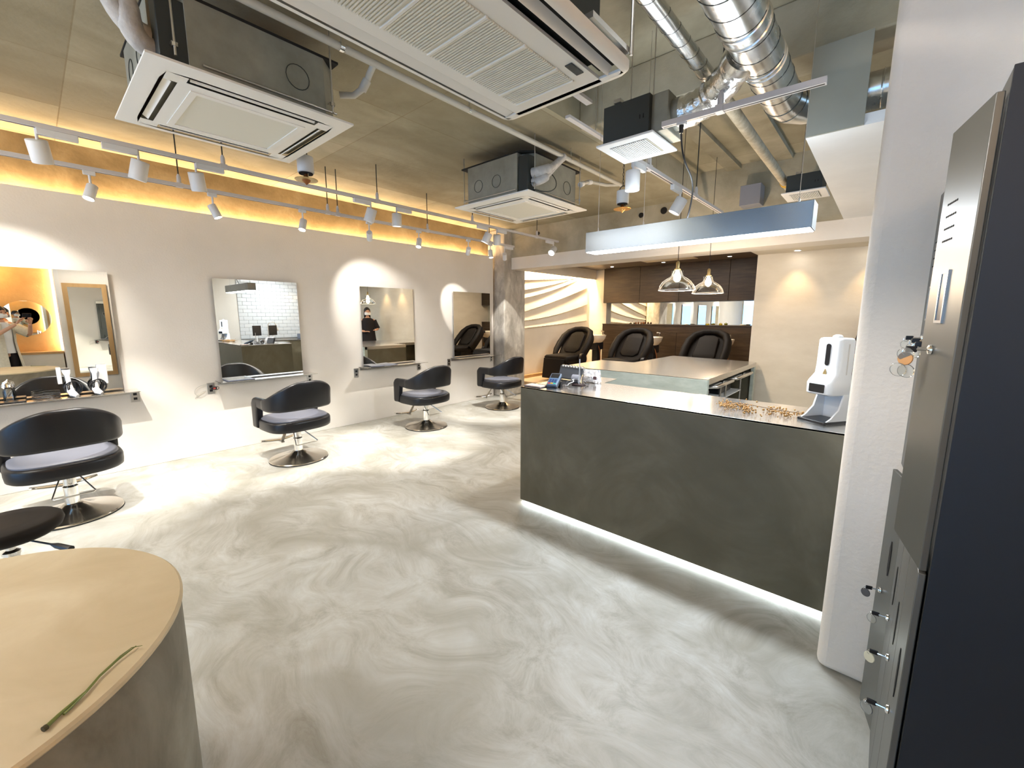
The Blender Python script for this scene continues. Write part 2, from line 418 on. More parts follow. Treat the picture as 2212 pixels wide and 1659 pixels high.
def obj(name, mb, m, parent=None, world=True, bevel=0, smooth=35, label=None, cat=None, group=None, kind=None, seg=2):
    """link mb as ONE mesh object; geometry is in world coordinates, or in the parent's when world=False"""
    me = bpy.data.meshes.new(name)
    vs = mb.v
    if parent is None:
        xs = [p[0] for p in vs]; ys = [p[1] for p in vs]; zs = [p[2] for p in vs]
        L = Vector(((min(xs) + max(xs)) / 2, (min(ys) + max(ys)) / 2, min(zs)))
        vs = [(p[0] - L.x, p[1] - L.y, p[2] - L.z) for p in vs]
    elif world:
        inv = wmat(parent).inverted(); vs = [inv @ Vector(p) for p in vs]
    me.from_pydata(vs, [], mb.f); me.validate(); me.update()
    import bmesh as _b
    bm = _b.new(); bm.from_mesh(me); _b.ops.recalc_face_normals(bm, faces=bm.faces); bm.to_mesh(me); bm.free()
    if isinstance(m, str): m = M[m]
    me.materials.append(m)
    if smooth:
        for p in me.polygons: p.use_smooth = True
        me.set_sharp_from_angle(angle=math.radians(smooth))
    o = bpy.data.objects.new(name, me); COL.objects.link(o)
    if parent is None:
        o.location = L; WM[o.name] = Matrix.Translation(L)
    else:
        o.parent = parent; WM[o.name] = wmat(parent)
    if bevel:
        b = o.modifiers.new('bevel', 'BEVEL'); b.width = bevel; b.segments = seg; b.limit_method = 'ANGLE'; b.angle_limit = math.radians(40)
    if label: o['label'] = label
    if cat: o['category'] = cat
    if group: o['group'] = group
    if kind: o['kind'] = kind
    return o

def struct(name, mb, m, **k):
    return obj(name, mb, m, kind='structure', **k)

def kids(o): return [c for c in bpy.data.objects if c.parent == o]

def dup(src, loc, rz, label=None, group=None):
    """a copy of a thing with copies of its parts and sub-parts"""
    r = src.copy(); COL.objects.link(r); r.location = loc; r.rotation_euler = (0, 0, rz)
    if label: r['label'] = label
    if group: r['group'] = group
    WM[r.name] = Matrix.Translation(loc) @ Matrix.Rotation(rz, 4, 'Z')
    for c in kids(src):
        d = c.copy(); COL.objects.link(d); d.parent = r
        for g in kids(c):
            h = g.copy(); COL.objects.link(h); h.parent = d
    return r

def part(name, src, parent):
    """another part that shares the mesh of src"""
    d = src.copy(); COL.objects.link(d); d.parent = parent; return d

def bez(p0, p1, p2, p3, n=12):
    P = [Vector(p) for p in (p0, p1, p2, p3)]
    return [tuple(P[0] * (1 - t) ** 3 + P[1] * 3 * t * (1 - t) ** 2 + P[2] * 3 * t * t * (1 - t) + P[3] * t ** 3) for t in [i / n for i in range(n + 1)]]

def rrect(w, h, r, n=4):
    out = []
    for cx, cy, a0 in ((w / 2 - r, h / 2 - r, 0), (-w / 2 + r, h / 2 - r, PI / 2), (-w / 2 + r, -h / 2 + r, PI), (w / 2 - r, -h / 2 + r, 1.5 * PI)):
        for i in range(n + 1):
            a = a0 + PI / 2 * i / n; out.append((cx + r * math.cos(a), cy + r * math.sin(a)))
    return out

# ============================================================ THE SETTING
XL = -5.60            # face of the left wall
ZL = 3.10             # low slab
ZH = 3.40             # high slab
struct('floor', MB().box(-6.0, -4.6, -0.1, 3.0, 10.0, 0.0), 'floor')
fr = struct('floor', MB().box(-5.85, 6.62, 0.0, -1.47, 9.85, 0.2),
            noisy('beige_floor', [(0.3, (0.50, 0.36, 0.22)), (0.7, (0.62, 0.47, 0.31))], 4, 4, 0.45, stretch=(1, 4, 1)))
struct('wall_left', MB().box(XL - 0.06, -4.5, 0.0, XL, 5.80, 2.62), 'plaster', bevel=0.004)
struct('wall_left', MB().box(-6.0, -4.5, 0.0, -5.80, 6.46, 3.4), 'ochre_concrete')
# round-edged raw column at the far end of the left wall
struct('trim_1', MB().box(-5.80, 5.86, 0.0, -5.37, 6.462, 3.10), 'column', bevel=0.018)
# low slab over the styling stations, high slab on the right with cross beams
struct('ceiling', MB().box(-5.80, -4.5, ZL, -2.10, 6.06, ZL + 0.5), 'concrete')
struct('ceiling', MB().box(-2.10, -4.5, ZH, 3.0, 3.4, ZH + 0.2), 'concrete_beam')  # darker concrete stands in for weaker light on the near slab
struct('ceiling', MB().box(-2.10, 3.4, ZH, 3.0, 10.0, ZH + 0.2), 'concrete')  # same slab, brighter light farther in put into a paler concrete
struct('trim_2', MB().box(-2.10, 3.22, 3.08, 3.0, 3.50, ZH), 'concrete_beam', bevel=0.01)
for i, x in enumerate((-1.72, -1.18)):
    struct('trim_%d' % (3 + i), MB().box(x, 3.50, ZH - 0.05, x + 0.16, 6.06, ZH), 'concrete_beam')
# beam above the bulkhead, with three round holes
bw = struct('wall_far', MB().box(-5.80, 6.06, 2.60, 3.0, 6.46, ZH), 'concrete_beam')
for x, z, r in ((-4.741, 2.965, 0.026), (-2.851, 2.988, 0.035), (-2.517, 3.001, 0.044)):
    obj('hole', MB().lathe([(r * 1.12, 0), (r, 0.004), (r, 0.012)], (x, 6.062, z), 20, axis=(0, -1, 0)), 'dark_slot', bw)
# painted bulkhead and low ceiling in front of the alcove
struct('trim_5', MB().box(-5.37, 6.058, 2.39, 3.0, 6.46, 2.60), 'plaster')
struct('ceiling', MB().box(-1.47, 6.46, 2.39, 3.0, 6.95, 2.50), 'cream')
struct('ceiling', MB().box(-0.485, 3.205, 2.60, 3.0, 6.058, 2.66), 'white')
struct('wall_panel', MB().box(-0.485, 3.205, 2.66, -0.215, 3.225, 3.08), 'grey_panel') if False else \
    struct('trim_6', MB().box(-0.485, 3.19, 2.60, -0.215, 3.205, 3.08), 'grey_panel')
# cream wall right of the alcove
struct('wall_back', MB().box(-1.47, 6.89, 0.0, 1.62, 7.05, 2.39), 'cream')
struct('wall_right', MB().box(-1.47, 7.05, 0.0, -1.40, 9.85, 2.75), 'cream')
# alcove shell
struct('wall_back', MB().box(-5.85, 9.62, 0.0, -5.34, 9.75, 2.70), 'cream')
struct('wall_back', MB().box(-5.34, 9.76, 0.0, -1.40, 9.85, 2.75), 'cream')
sf = struct('ceiling', MB().box(-5.86, 6.46, 2.67, -1.40, 9.85, 2.75), mat('brown_soffit', (0.11, 0.085, 0.065), 0.6))
obj('hatch', MB().box(-4.0, 8.35, 2.664, -2.95, 8.9, 2.67), 'cream', sf)
struct('trim_7', MB().box(-5.69, 6.46, 2.44, -5.65, 9.62, 2.67), 'cream')
# wall with sweeping plaster ridges
RIDGE = [(0.0062, 0.0605, 2.2488), (0.0293, 0.1044, 2.0191), (0.0328, 0.1429, 1.8292), (0.0178, 0.1864, 1.5277), (0.0349, 0.0364, 1.4069), (0.0019, 0.0471, 1.2503)]
def wave(u, v):
    y = 6.46 + 3.16 * u; z = 0.2 + 2.47 * v
    d = 0.0
    if y < 9.5:
        zs = sorted([a * (y - 6.5) ** 2 + b * (y - 6.5) + c for a, b, c in RIDGE], reverse=True)
        top = 2.75
        for k, zr in enumerate(zs):
            if z <= top and z > zr:
                w = max(0.02, min(top - zr, 0.32))
                t = (z - zr) / w                       # 0 at the ridge below, 1 just under the ridge above
                d = 0.036 * max(0.0, 1 - t) ** 1.3
                break
            top = zr
        # sharp return under every ridge
    return (-5.84 + d, y, z)
struct('wall_left', MB().box(-6.0, 6.46, 0.0, -5.85, 10.0, 3.4), 'cream')
wv = struct('wall_left', MB().grid(wave, 150, 300), noisy('wave_plaster', [(0.3, (0.72, 0.65, 0.54)), (0.7, (0.78, 0.71, 0.60))], 2, 4, 0.85, bump=0.1), smooth=60)
struct('baseboard_left', MB().box(-5.85, 6.46, 0.2, -5.765, 9.62, 0.26), 'oak')
# wall end with rounded corner, where the desk stops (right edge of the view)
struct('wall_right', MB().box(-0.088, 2.154, 0.0, 0.62, 2.36, ZH), 'plaster_rough', bevel=0.035, seg=4)
struct('wall_right', MB().box(0.60, 0.44, 0.0, 0.80, 2.36, ZH), 'plaster_rough')
struct('wall_right', MB().box(0.60, 0.38, 0.0, 1.40, 0.44, ZH), 'plaster')
struct('wall_right', MB().box(1.30, -4.5, 0.0, 1.40, 0.38, ZH), 'orange_wall')
# kitchen side wall with tiles
struct('wall_right', MB().box(0.80, 2.30, 0.0, 1.62, 2.36, ZH), 'plaster')
tw = struct('wall_right', MB().box(1.53, 2.30, 0.0, 1.62, 6.95, 2.62), 'plaster')
tg = obj('tile_bed', MB().box(1.522, 3.60, 0.90, 1.53, 6.89, 2.60), 'grout', tw)
tm = None
for r in range(16):
    for c in range(11):
        y0 = 3.60 + (c - 0.5 * (r % 2)) * 0.212; y1 = y0 + 0.206
        y0 = max(y0, 3.60)
        z0 = 0.925 + r * 0.097
        if tm is None or r % 2 and c == 0:
            t = obj('tile', MB().box(1.512, y0, z0, 1.522, y1, z0 + 0.092), 'tile', tw, bevel=0.006, seg=1)
            if not (r % 2 and c == 0): tm = t; t0 = (y0, z0)
        else:
            t = tm.copy(); COL.objects.link(t); t.location = tm.location + Vector((0, y0 - t0[0], z0 - t0[1]))
# front of the shop behind the camera: posts with panes between, blue site sheeting outside
struct('wall_front', MB().box(-5.8, -4.6, 2.75, 1.4, -4.5, ZH), 'cream')
for i, x in enumerate((-5.80, -4.55, -3.25, -1.95, -0.65, 0.65)):
    struct('wall_front', MB().box(x, -4.62, 0.0, x + (0.30 if i % 2 else 0.22), -4.48, 2.75), 'cream', bevel=0.01)
for i, x in enumerate((-5.58, -4.25, -3.03, -1.65, -0.43)):
    x1 = (-4.55, -3.25, -1.95, -0.65, 0.65)[i]
    w = struct('window_%d' % (i + 1), MB().box(x, -4.56, 0.08, x1, -4.552, 2.75), 'glass')
    obj('window_frame', MB().box(x, -4.58, 0.0, x1, -4.53, 0.08).box(x, -4.58, 2.70, x1, -4.53, 2.75), 'black', w)
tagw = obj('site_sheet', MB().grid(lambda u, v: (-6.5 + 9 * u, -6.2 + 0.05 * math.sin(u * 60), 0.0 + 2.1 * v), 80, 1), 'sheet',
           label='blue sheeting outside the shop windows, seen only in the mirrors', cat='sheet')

# ============================================================ SHAMPOO ALCOVE JOINERY
for i, (x0, x1) in enumerate(((-5.34, -4.40), (-4.40, -3.49), (-3.49, -2.49), (-2.49, -1.50))):
    lab = ('walnut wall cabinet above the shampoo mirror, leftmost, beside the rippled wall',
           'second walnut wall cabinet from the rippled wall, above the shampoo mirror',
           'third walnut wall cabinet from the rippled wall, behind the glass pendants',
           'rightmost walnut wall cabinet, next to the cream wall')[i]
    t = thing('wall_cabinet', lab, 'cabinet', ((x0 + x1) / 2, 9.6, 1.85), group='walnut cabinets above the shampoo basins')
    obj('body', MB().box(x0 + 0.002, 9.475, 1.85, x1 - 0.002, 9.76, 2.668), 'walnut', t)
    obj('door', MB().box(x0 + 0.004, 9.45, 1.852, x1 - 0.004, 9.472, 2.665), 'walnut', t, bevel=0.002)
t = thing('shampoo_mirror', 'long low mirror between the walnut cabinets and the ledge', 'mirror', (-3.42, 9.74, 1.345))
obj('glass', MB().box(-5.34, 9.745, 1.35, -1.50, 9.758, 1.845), 'mirror', t)
t = thing('basin_ledge', 'walnut ledge unit behind the shampoo basins', 'cabinet', (-3.42, 9.6, 0.2))
obj('ledge_top', MB().box(-5.34, 9.44, 1.325, -1.50, 9.744, 1.345), 'walnut', t, bevel=0.002)
obj('carcass', MB().box(-5.34, 9.475, 0.2, -1.50, 9.744, 1.325), 'walnut', t)
obj('front_panel', MB().box(-5.34, 9.455, 1.172, -1.50, 9.474, 1.322), 'walnut', t)
for x0, x1 in ((-5.34, -4.44), (-4.44, -3.49), (-3.49, -2.5), (-2.5, -1.50)):
    obj('front_panel', MB().box(x0 + 0.003, 9.452, 0.22, x1 - 0.003, 9.474, 1.168), 'walnut', t, bevel=0.002)
# recessed lamps
def downlight(x, y, z, label, power=14, deg=70):
    d = thing('downlight', label, 'lamp', (x, y, z))
    obj('ring', MB().lathe([(0.045, 0.002), (0.045, -0.006), (0.034, -0.006), (0.034, 0.002)], (x, y, z), 24, cap=False), 'white_plastic', d)
    obj('lens', MB().lathe([(0.033, -0.003), (0.033, -0.001)], (x, y, z), 24), 'lens_on', d)
    spot('downlight_beam', (x, y, z - 0.02), (x, y + 0.05, 0), power, WARM, deg, 0.8, 0.03)
downlight(-4.95, 9.12, 2.67, 'small recessed lamp over the leftmost shampoo basin', 22)
downlight(-3.72, 9.08, 2.67, 'small recessed lamp in the brown soffit between the other two', 22)
downlight(-2.40, 9.0, 2.67, 'small recessed lamp over the rightmost shampoo basin', 22)
downlight(-0.98, 6.72, 2.39, 'recessed lamp lighting the cream wall, the one seen whole', 8, 75)
downlight(-0.20, 6.72, 2.39, 'recessed lamp at the right end of the cream wall, beside the rough wall end', 8, 75)
obj('led_strip', MB().box(-5.755, 6.5, 2.60, -5.70, 9.6, 2.612), 'led_warm', label='warm light strip above the rippled plaster wall', cat='light')
obj('led_strip', MB().box(-5.72, -4.4, 2.575, -5.69, 5.75, 2.585), 'led_warm', label='warm light strip hidden on top of the left wall', cat='light')

# ============================================================ STYLING STATIONS
YM = (-0.355, 1.36, 3.09, 4.79)       # near edge of each mirror
WMIR = 0.885
POS = ('nearest', 'second', 'third', 'farthest')
for i, y0 in enumerate(YM):
    lab = ('styling mirror at the left edge, behind the hair irons', 'styling mirror showing a white tiled wall and a tap',
           'styling mirror reflecting the cream wall and a pendant lamp', 'farthest styling mirror, beside the raw concrete column')[i]
    t = thing('styling_mirror', lab, 'mirror', (XL + 0.02, y0 + WMIR / 2, 0.83), group='frameless mirrors along the left wall')
    obj('mounting_board', MB().box(XL, y0 + 0.04, 0.86, XL + 0.028, y0 + WMIR - 0.04, 1.91), 'black', t)
    obj('glass', MB().box(XL + 0.028, y0, 0.828, XL + 0.036, y0 + WMIR, 1.945), 'mirror', t)
    s0, s1 = y0 - 0.06, y0 + WMIR + 0.10
    lab = ('steel shelf under the nearest mirror, holding hair irons', 'steel shelf with slate tablet cover below the tiled-wall mirror',
           'steel shelf with an open magazine, third along the wall', 'bare steel shelf beside the raw concrete column')[i]
    t = thing('shelf', lab, 'shelf', (XL + 0.1, (s0 + s1) / 2, 0.80), group='steel shelves under the mirrors')
    obj('top_plate', MB().box(XL, s0, 0.812, XL + 0.235, s1, 0.817), 'steel_top', t, bevel=0.001)
    obj('back_flange', MB().box(XL, s0 + 0.02, 0.765, XL + 0.003, s1 - 0.02, 0.812), 'steel', t)

def outlet(y, z0, z1, label):
    t = thing('outlet', label, 'outlet', (XL, y, z0), group='grey power outlets beside the shelves')
    h = z1 - z0
    obj('plate', MB().box(XL, y - 0.035, z0, XL + 0.006, y + 0.035, z1), 'steel', t, bevel=0.002)
    for k in (0.3, 0.68):
        obj('socket', MB().box(XL + 0.006, y - 0.014, z0 + h * k - 0.012, XL + 0.008, y + 0.014, z0 + h * k + 0.012), 'black', t)
    return t
outlet(0.612, 0.68, 0.80, 'grey twin outlet right of the hair irons')
outlet(1.252, 0.675, 0.80, 'grey outlet with a black plug, left of the tiled-wall mirror shelf')
outlet(2.335, 0.675, 0.795, 'grey outlet under the right end of the second shelf')
outlet(2.988, 0.67, 0.80, 'grey outlet at the left end of the third shelf')
outlet(4.065, 0.675, 0.785, 'grey outlet with a white cord under the third shelf')
outlet(4.692, 0.68, 0.805, 'grey outlet at the left end of the farthest shelf')
outlet(5.735, 0.675, 0.785, 'grey outlet under the farthest shelf, next to the column')
# plug with loose cable at the second shelf
t = thing('plug', 'black plug with red tip in the outlet left of the second shelf', 'plug', (XL + 0.03, 1.28, 0.73))
obj('body', MB().box(XL + 0.008, 1.245, 0.725, XL + 0.05, 1.30, 0.755), 'black', t, bevel=0.006)
obj('switch', MB().box(XL + 0.05, 1.262, 0.732, XL + 0.056, 1.284, 0.748), 'led_red', t)
obj('cord', MB().tube(bez((XL + 0.04, 1.25, 0.74), (XL + 0.1, 1.34, 0.80), (XL + 0.14, 1.3, 0.70), (XL + 0.05, 1.26, 0.735), 14), 0.003, 6), 'black', t)
obj('power_cord', MB().tube(bez((XL + 0.012, 1.225, 0.79), (XL + 0.02, 1.02, 0.78), (XL + 0.02, 1.10, 0.60), (XL + 0.02, 1.19, 0.70), 16)
    + bez((XL + 0.02, 1.19, 0.70), (XL + 0.015, 1.24, 0.76), (XL + 0.01, 1.08, 0.66), (XL + 0.01, 1.10, 0.64), 10)[1:], 0.0028, 6), 'pipe',
    label='thin pale cord looping left of the second shelf', cat='cord')
obj('power_cord', MB().tube(bez((XL + 0.02, 4.07, 0.75), (XL + 0.09, 4.16, 0.80), (XL + 0.05, 4.24, 0.62), (XL + 0.02, 4.17, 0.60), 16), 0.004, 6), 'white_plastic',
    label='white cord hanging from the outlet under the third shelf', cat='cord')
# tablet cover and magazines
t = thing('tablet', 'slate grey tablet lying on the second shelf', 'tablet', (XL + 0.11, 1.50, 0.817))
obj('cover', MB().box(XL + 0.02, 1.37, 0.818, XL + 0.20, 1.64, 0.826), 'cover', t, bevel=0.003)
obj('screen', MB().box(XL + 0.035, 1.385, 0.8262, XL + 0.185, 1.61, 0.828), mat('screen_glass', (0.20, 0.22, 0.28), 0.08), t)
t = thing('magazine', 'open grey magazine on the third shelf', 'magazine', (XL + 0.1, 3.35, 0.817))
obj('page', MB().obox((XL + 0.12, 3.24, 0.826), (0.2, 1, -0.02), (1, -0.2, 0), (0, 0, 1), 0.20, 0.17, 0.006), 'cover', t)
obj('page', MB().obox((XL + 0.11, 3.46, 0.823), (0.1, 1, 0.02), (1, -0.1, 0), (0, 0, 1), 0.20, 0.17, 0.006), 'cover', t)
# hair irons in wire baskets on the nearest shelf
def iron(y, x, lean, label):
    t = thing('hair_iron', label, 'hair iron', (x, y, 0.817))
    top = (x + 0.01, y + lean, 1.075)
    R = []
    for k in range(9):
        u = k / 8; cx = x + 0.03 * (1 - u); cy = y + lean * u; z = 0.86 + 0.20 * u
        w = 0.026 - 0.010 * math.sin(u * PI * 0.8) + (0.008 if u > 0.85 else 0)
        R.append([(cx + w * 0.55 * math.cos(a), cy + w * math.sin(a), z) for a in [2 * PI * q / 12 for q in range(12)]])
    obj('handle', MB().rings(R), 'white_plastic', t)
    obj('head', MB().tube([(x + 0.03, y, 0.87), (x + 0.055, y + 0.01, 0.845), (x + 0.085, y + 0.035, 0.828)], [0.026, 0.028, 0.016], 12), 'white_plastic', t)
    for s in (0.0, 0.03):
        pts = []
        for k in range(60):
            a = k / 59 * 2 * PI * 3.5
            r = 0.050 + 0.018 * math.sin(a * 0.37 + s * 50)
            pts.append((x + 0.01 + 0.03 * math.cos(a * 1.3 + s * 9), y + r * math.cos(a) * 0.85 + 0.02, 0.895 + 0.062 * math.sin(a)))
        obj('cord', MB().tube(pts, 0.0045, 6), 'black', t)
iron(0.17, XL + 0.13, -0.01, 'white hair iron with coiled black cord, left of the pair on the nearest shelf')
iron(0.33, XL + 0.12, 0.01, 'white hair iron with coiled black cord, right of the pair on the nearest shelf')
obj('hair_iron_sleeve', MB().box(XL + 0.05, 0.10, 0.93, XL + 0.075, 0.13, 1.08), 'white_plastic', label='narrow white comb case standing behind the left hair iron', cat='case', bevel=0.004)
obj('hair_iron_sleeve', MB().box(XL + 0.05, 0.36, 0.90, XL + 0.08, 0.43, 1.085), 'white_plastic', label='white paddle brush standing behind the right hair iron', cat='brush', bevel=0.006)
t = thing('cord_coil', 'flat coil of black cord on the nearest shelf, left of the irons', 'cord', (XL + 0.16, 0.03, 0.817))
obj('coil', MB().tube([(XL + 0.15 + 0.05 * math.cos(a) + 0.008 * math.sin(3 * a), 0.02 + 0.085 * math.sin(a), 0.822 + 0.0025 * a) for a in [k * 0.3 for k in range(63)]], 0.004, 6), 'black', t)
# glass jar and black tray at the left edge
t = thing('glass_jar', 'chrome and glass jar at the left edge on the nearest shelf', 'jar', (XL + 0.12, -0.19, 0.817))
obj('jar', MB().lathe([(0.03, 0), (0.034, 0.01), (0.034, 0.10), (0.026, 0.12)], (XL + 0.12, -0.19, 0.817), 20), 'glass', t)
obj('lid', MB().lathe([(0.027, 0), (0.038, 0.012), (0.034, 0.035), (0.01, 0.05), (0.006, 0.06)], (XL + 0.12, -0.19, 0.937), 20), 'chrome', t)
obj('tray', MB().box(XL + 0.10, -0.35, 0.818, XL + 0.225, -0.10, 0.832), 'black', bevel=0.004, label='low black tray at the left end of the nearest shelf', cat='tray')

# ============================================================ SALON CHAIRS (built facing +y)
def salon_chair(label):
    t = thing('salon_chair', label, 'chair', (0, 0, 0), 0, 'black salon chairs facing the mirrors')
    def foot(k, s=1.0, sy=1.0):
        a = 2 * PI * k / 40
        c, q = math.cos(a), math.sin(a)
        p = 2 / (3.8 if q > 0 else 2.9)
        return (0.322 * s * math.copysign(abs(c) ** p, c), (0.300 if q > 0 else 0.275) * s * sy * math.copysign(abs(q) ** p, q))
    prof = [(0.372, 0.90), (0.362, 0.95), (0.372, 0.99), (0.40, 1.0), (0.445, 1.0), (0.462, 0.985), (0.470, 0.95)]
    rings = [[(foot(k, s)[0], foot(k, s)[1], z) for k in range(40)] for z, s in [(0.360, 0.70)] + [(0.358, 0.86)] + prof]
    obj('seat', MB().rings(rings), 'vinyl', t, world=False, smooth=50)
    cush = [(0.465, 0.92), (0.480, 0.92), (0.489, 0.88), (0.495, 0.75), (0.498, 0.4), (0.498, 0.1)]
    obj('seat_cushion', MB().rings([[(foot(k, s)[0], foot(k, s)[1] + 0.005, z) for k in range(40)] for z, s in cush]), 'vinyl_top', t, world=False, smooth=50)
    # continuous arm and back band
    path = []
    n1, n2 = 14, 26
    for k in range(n1): path.append((-0.296, 0.265 - 0.265 * k / n1))
    for k in range(n2 + 1):
        a = PI * k / n2
        path.append((-0.305 * math.copysign(abs(math.cos(a)) ** 0.72, math.cos(a)), -0.285 * math.sin(a) ** 0.82 if 0 < k < n2 else 0.0))
    for k in range(1, n1 + 1): path.append((0.296, 0.265 * k / n1))
    # resample evenly
    L = [0]
    for a, b in zip(path, path[1:]): L.append(L[-1] + math.dist(a, b))
    tot = L[-1]; N = 72; pts = []
    for i in range(N + 1):
        s = tot * i / N; j = max(k for k in range(len(L)) if L[k] <= s + 1e-9); j = min(j, len(L) - 2)
        f = (s - L[j]) / max(1e-9, L[j + 1] - L[j]); pts.append((path[j][0] + (path[j + 1][0] - path[j][0]) * f, path[j][1] + (path[j + 1][1] - path[j][1]) * f))
    rings = []
    def sm(x): x = max(0, min(1, x)); return x * x * (3 - 2 * x)
    for i, (x, y) in enumerate(pts):
        a = pts[max(0, i - 1)]; b = pts[min(N, i + 1)]
        d = Vector((b[0] - a[0], b[1] - a[1])).normalized(); nrm = Vector((d.y, -d.x))
        if nrm.dot(Vector((x, y + 0.02))) < 0: nrm = -nrm
        u = min(i, N - i) / (N / 2)                 # 0 at the arm fronts, 1 at the middle of the back
        zt = 0.698 + 0.004 * sm(u / 0.25) + 0.185 * sm((u - 0.33) / 0.60)
        zb = 0.590 - 0.012 * sm((u - 0.1) / 0.4) + 0.012 * sm((u - 0.5) / 0.4)
        post = 1 - sm((u - 0.120) / 0.045)
        zb = zb * (1 - post) + 0.372 * post
        if u < 0.05: zt -= 0.035 * (1 - u / 0.05) ** 2
        th = 0.062 - 0.008 * sm((u - 0.4) / 0.5)
        lean = 0.10 * sm((u - 0.3) / 0.6)            # the back leans outward at the top
        h = zt - zb; ring = []
        rr = min(0.027, th * 0.46)
        for (px, pz) in rrect(th, h, rr, 3):
            z = zb + h / 2 + pz
            o = px + lean * (z - 0.55)
            if u < 0.03: o *= 1
            ring.append((x + nrm.x * o, y + nrm.y * o, z))
        rings.append(ring)
    # draw the ends in
    for e, s in ((0, 1), (-1, 1)):
        base = rings[e]; cx = sum(p[0] for p in base) / len(base); cz = sum(p[2] for p in base) / len(base); cy = base[0][1]
        r2 = [(cx + (p[0] - cx) * 0.72, cy + 0.016, cz + (p[2] - cz) * 0.93) for p in base]
        rings = [r2] + rings if e == 0 else rings + [r2]
    obj('backrest', MB().rings(rings), 'vinyl', t, world=False, smooth=55)
    obj('under_plate', MB().box(-0.13, -0.13, 0.342, 0.13, 0.13, 0.360), 'black', t, world=False, bevel=0.005)
    # stem
    obj('stem', MB().lathe([(0.050, 0.06), (0.052, 0.075), (0.043, 0.082), (0.043, 0.23), (0.047, 0.235), (0.037, 0.245), (0.036, 0.345)], n=32), 'chrome', t, world=False)
    obj('base', MB().lathe([(0.288, 0.004), (0.291, 0.014), (0.286, 0.022), (0.24, 0.030), (0.16, 0.045), (0.10, 0.066), (0.065, 0.088), (0.055, 0.096)], n=56), 'base_steel', t, world=False, smooth=40)
    obj('base_rim', MB().lathe([(0.285, 0.0), (0.292, 0.002), (0.292, 0.009), (0.287, 0.011)], n=56), 'rubber', t, world=False)
    # pump bail: a triangular wire loop behind the stem
    obj('pump_lever', MB().tube([(-0.045, -0.01, 0.325), (-0.115, -0.20, 0.215), (-0.105, -0.21, 0.21), (0.105, -0.21, 0.21), (0.115, -0.20, 0.215), (0.045, -0.01, 0.325), (0.10, 0.03, 0.335)], 0.0055, 8), 'steel', t, world=False)
    # footrest
    obj('footrest_arm', MB().obox((0, 0.29, 0.245), (1, 0, 0), (0, 0.55, -0.75), (0, 0.75, 0.55), 0.035, 0.32, 0.014)
        .obox((0, 0.40, 0.120), (1, 0, 0), (0, 1, 0.1), (0, -0.1, 1), 0.035, 0.09, 0.012), 'steel', t, world=False, bevel=0.003)
    obj('footrest', MB().rings([[(x, 0.445 + yy * (1 - 0.55 * abs(x / 0.2) ** 3), 0.135 + zz * (1 - 0.3 * abs(x / 0.2)) + 0.02 * abs(x / 0.2)) for yy, zz in [(0.055 * math.cos(q), 0.018 * math.sin(q)) for q in [2 * PI * g / 12 for g in range(12)]]]
                                for x in (-0.2, -0.19, -0.15, -0.1, -0.05, 0, 0.05, 0.1, 0.15, 0.19, 0.2)]), 'chrome', t, world=False)
    return t
c0 = salon_chair('black salon chair nearest the camera, back turned to us, behind the stool')
CH = [(-4.64, 0.06, 3), (-4.68, 1.78, 4), (-4.73, 3.53, 2), (-4.78, 5.16, 2)]
c0.location = (CH[0][0], CH[0][1], 0); c0.rotation_euler = (0, 0, PI / 2 + math.radians(CH[0][2]))
for (x, y, a), lab in zip(CH[1:], ('black salon chair in front of the tiled-wall mirror, second from the left',
                                   'black salon chair in front of the third mirror', 'black salon chair farthest away, beside the raw column')):
    dup(c0, (x, y, 0), PI / 2 + math.radians(a), lab)

# cutting stool
t = thing('stool', 'round black cutting stool at the left edge, in front of the nearest chair', 'stool', (-3.25, -0.20, 0))
obj('seat', MB().lathe([(0.10, 0.425), (0.17, 0.43), (0.195, 0.45), (0.205, 0.475), (0.200, 0.497), (0.185, 0.508), (0.10, 0.512), (0.02, 0.512)], (-3.25, -0.20, 0), 48), 'brown_vinyl', t, smooth=60)
obj('stem', MB().lathe([(0.03, 0.08), (0.03, 0.33), (0.034, 0.335), (0.034, 0.35), (0.018, 0.36), (0.018, 0.425)], (-3.25, -0.20, 0), 24), 'chrome', t)
for k in range(5):
    a = k * 2 * PI / 5 + 0.3; dx, dy = math.cos(a), math.sin(a)
    obj('leg', MB().tube([(-3.25, -0.20, 0.10), (-3.25 + dx * 0.24, -0.20 + dy * 0.24, 0.065)], [0.022, 0.014], 10), 'chrome', t)
    obj('caster', MB().lathe([(0.006, -0.012), (0.025, -0.011), (0.025, 0.011), (0.006, 0.012)], (-3.25 + dx * 0.24, -0.20 + dy * 0.24, 0.026), 16, axis=(-dy, dx, 0)), 'rubber', t)
obj('lever', MB().tube([(-3.22, -0.17, 0.42), (-3.05, -0.06, 0.405), (-3.02, -0.04, 0.40), (-2.95, 0.005, 0.39)], [0.004, 0.005, 0.014, 0.016], 10), 'black', t)

# ============================================================ ROUND MORTAR TABLE
t = thing('round_table', 'big round mortar table with sandy top, bottom left corner', 'table', (-1.60, -0.342, 0))
obj('body', MB().lathe([(0.553, 0.0), (0.556, 0.73)], (-1.60, -0.342, 0), 96), 'table', t, smooth=30)
obj('top', MB().lathe([(0.556, 0.728), (0.562, 0.735), (0.562, 0.744), (0.556, 0.750)], (-1.60, -0.342, 0), 96), 'table_top', t, smooth=30)

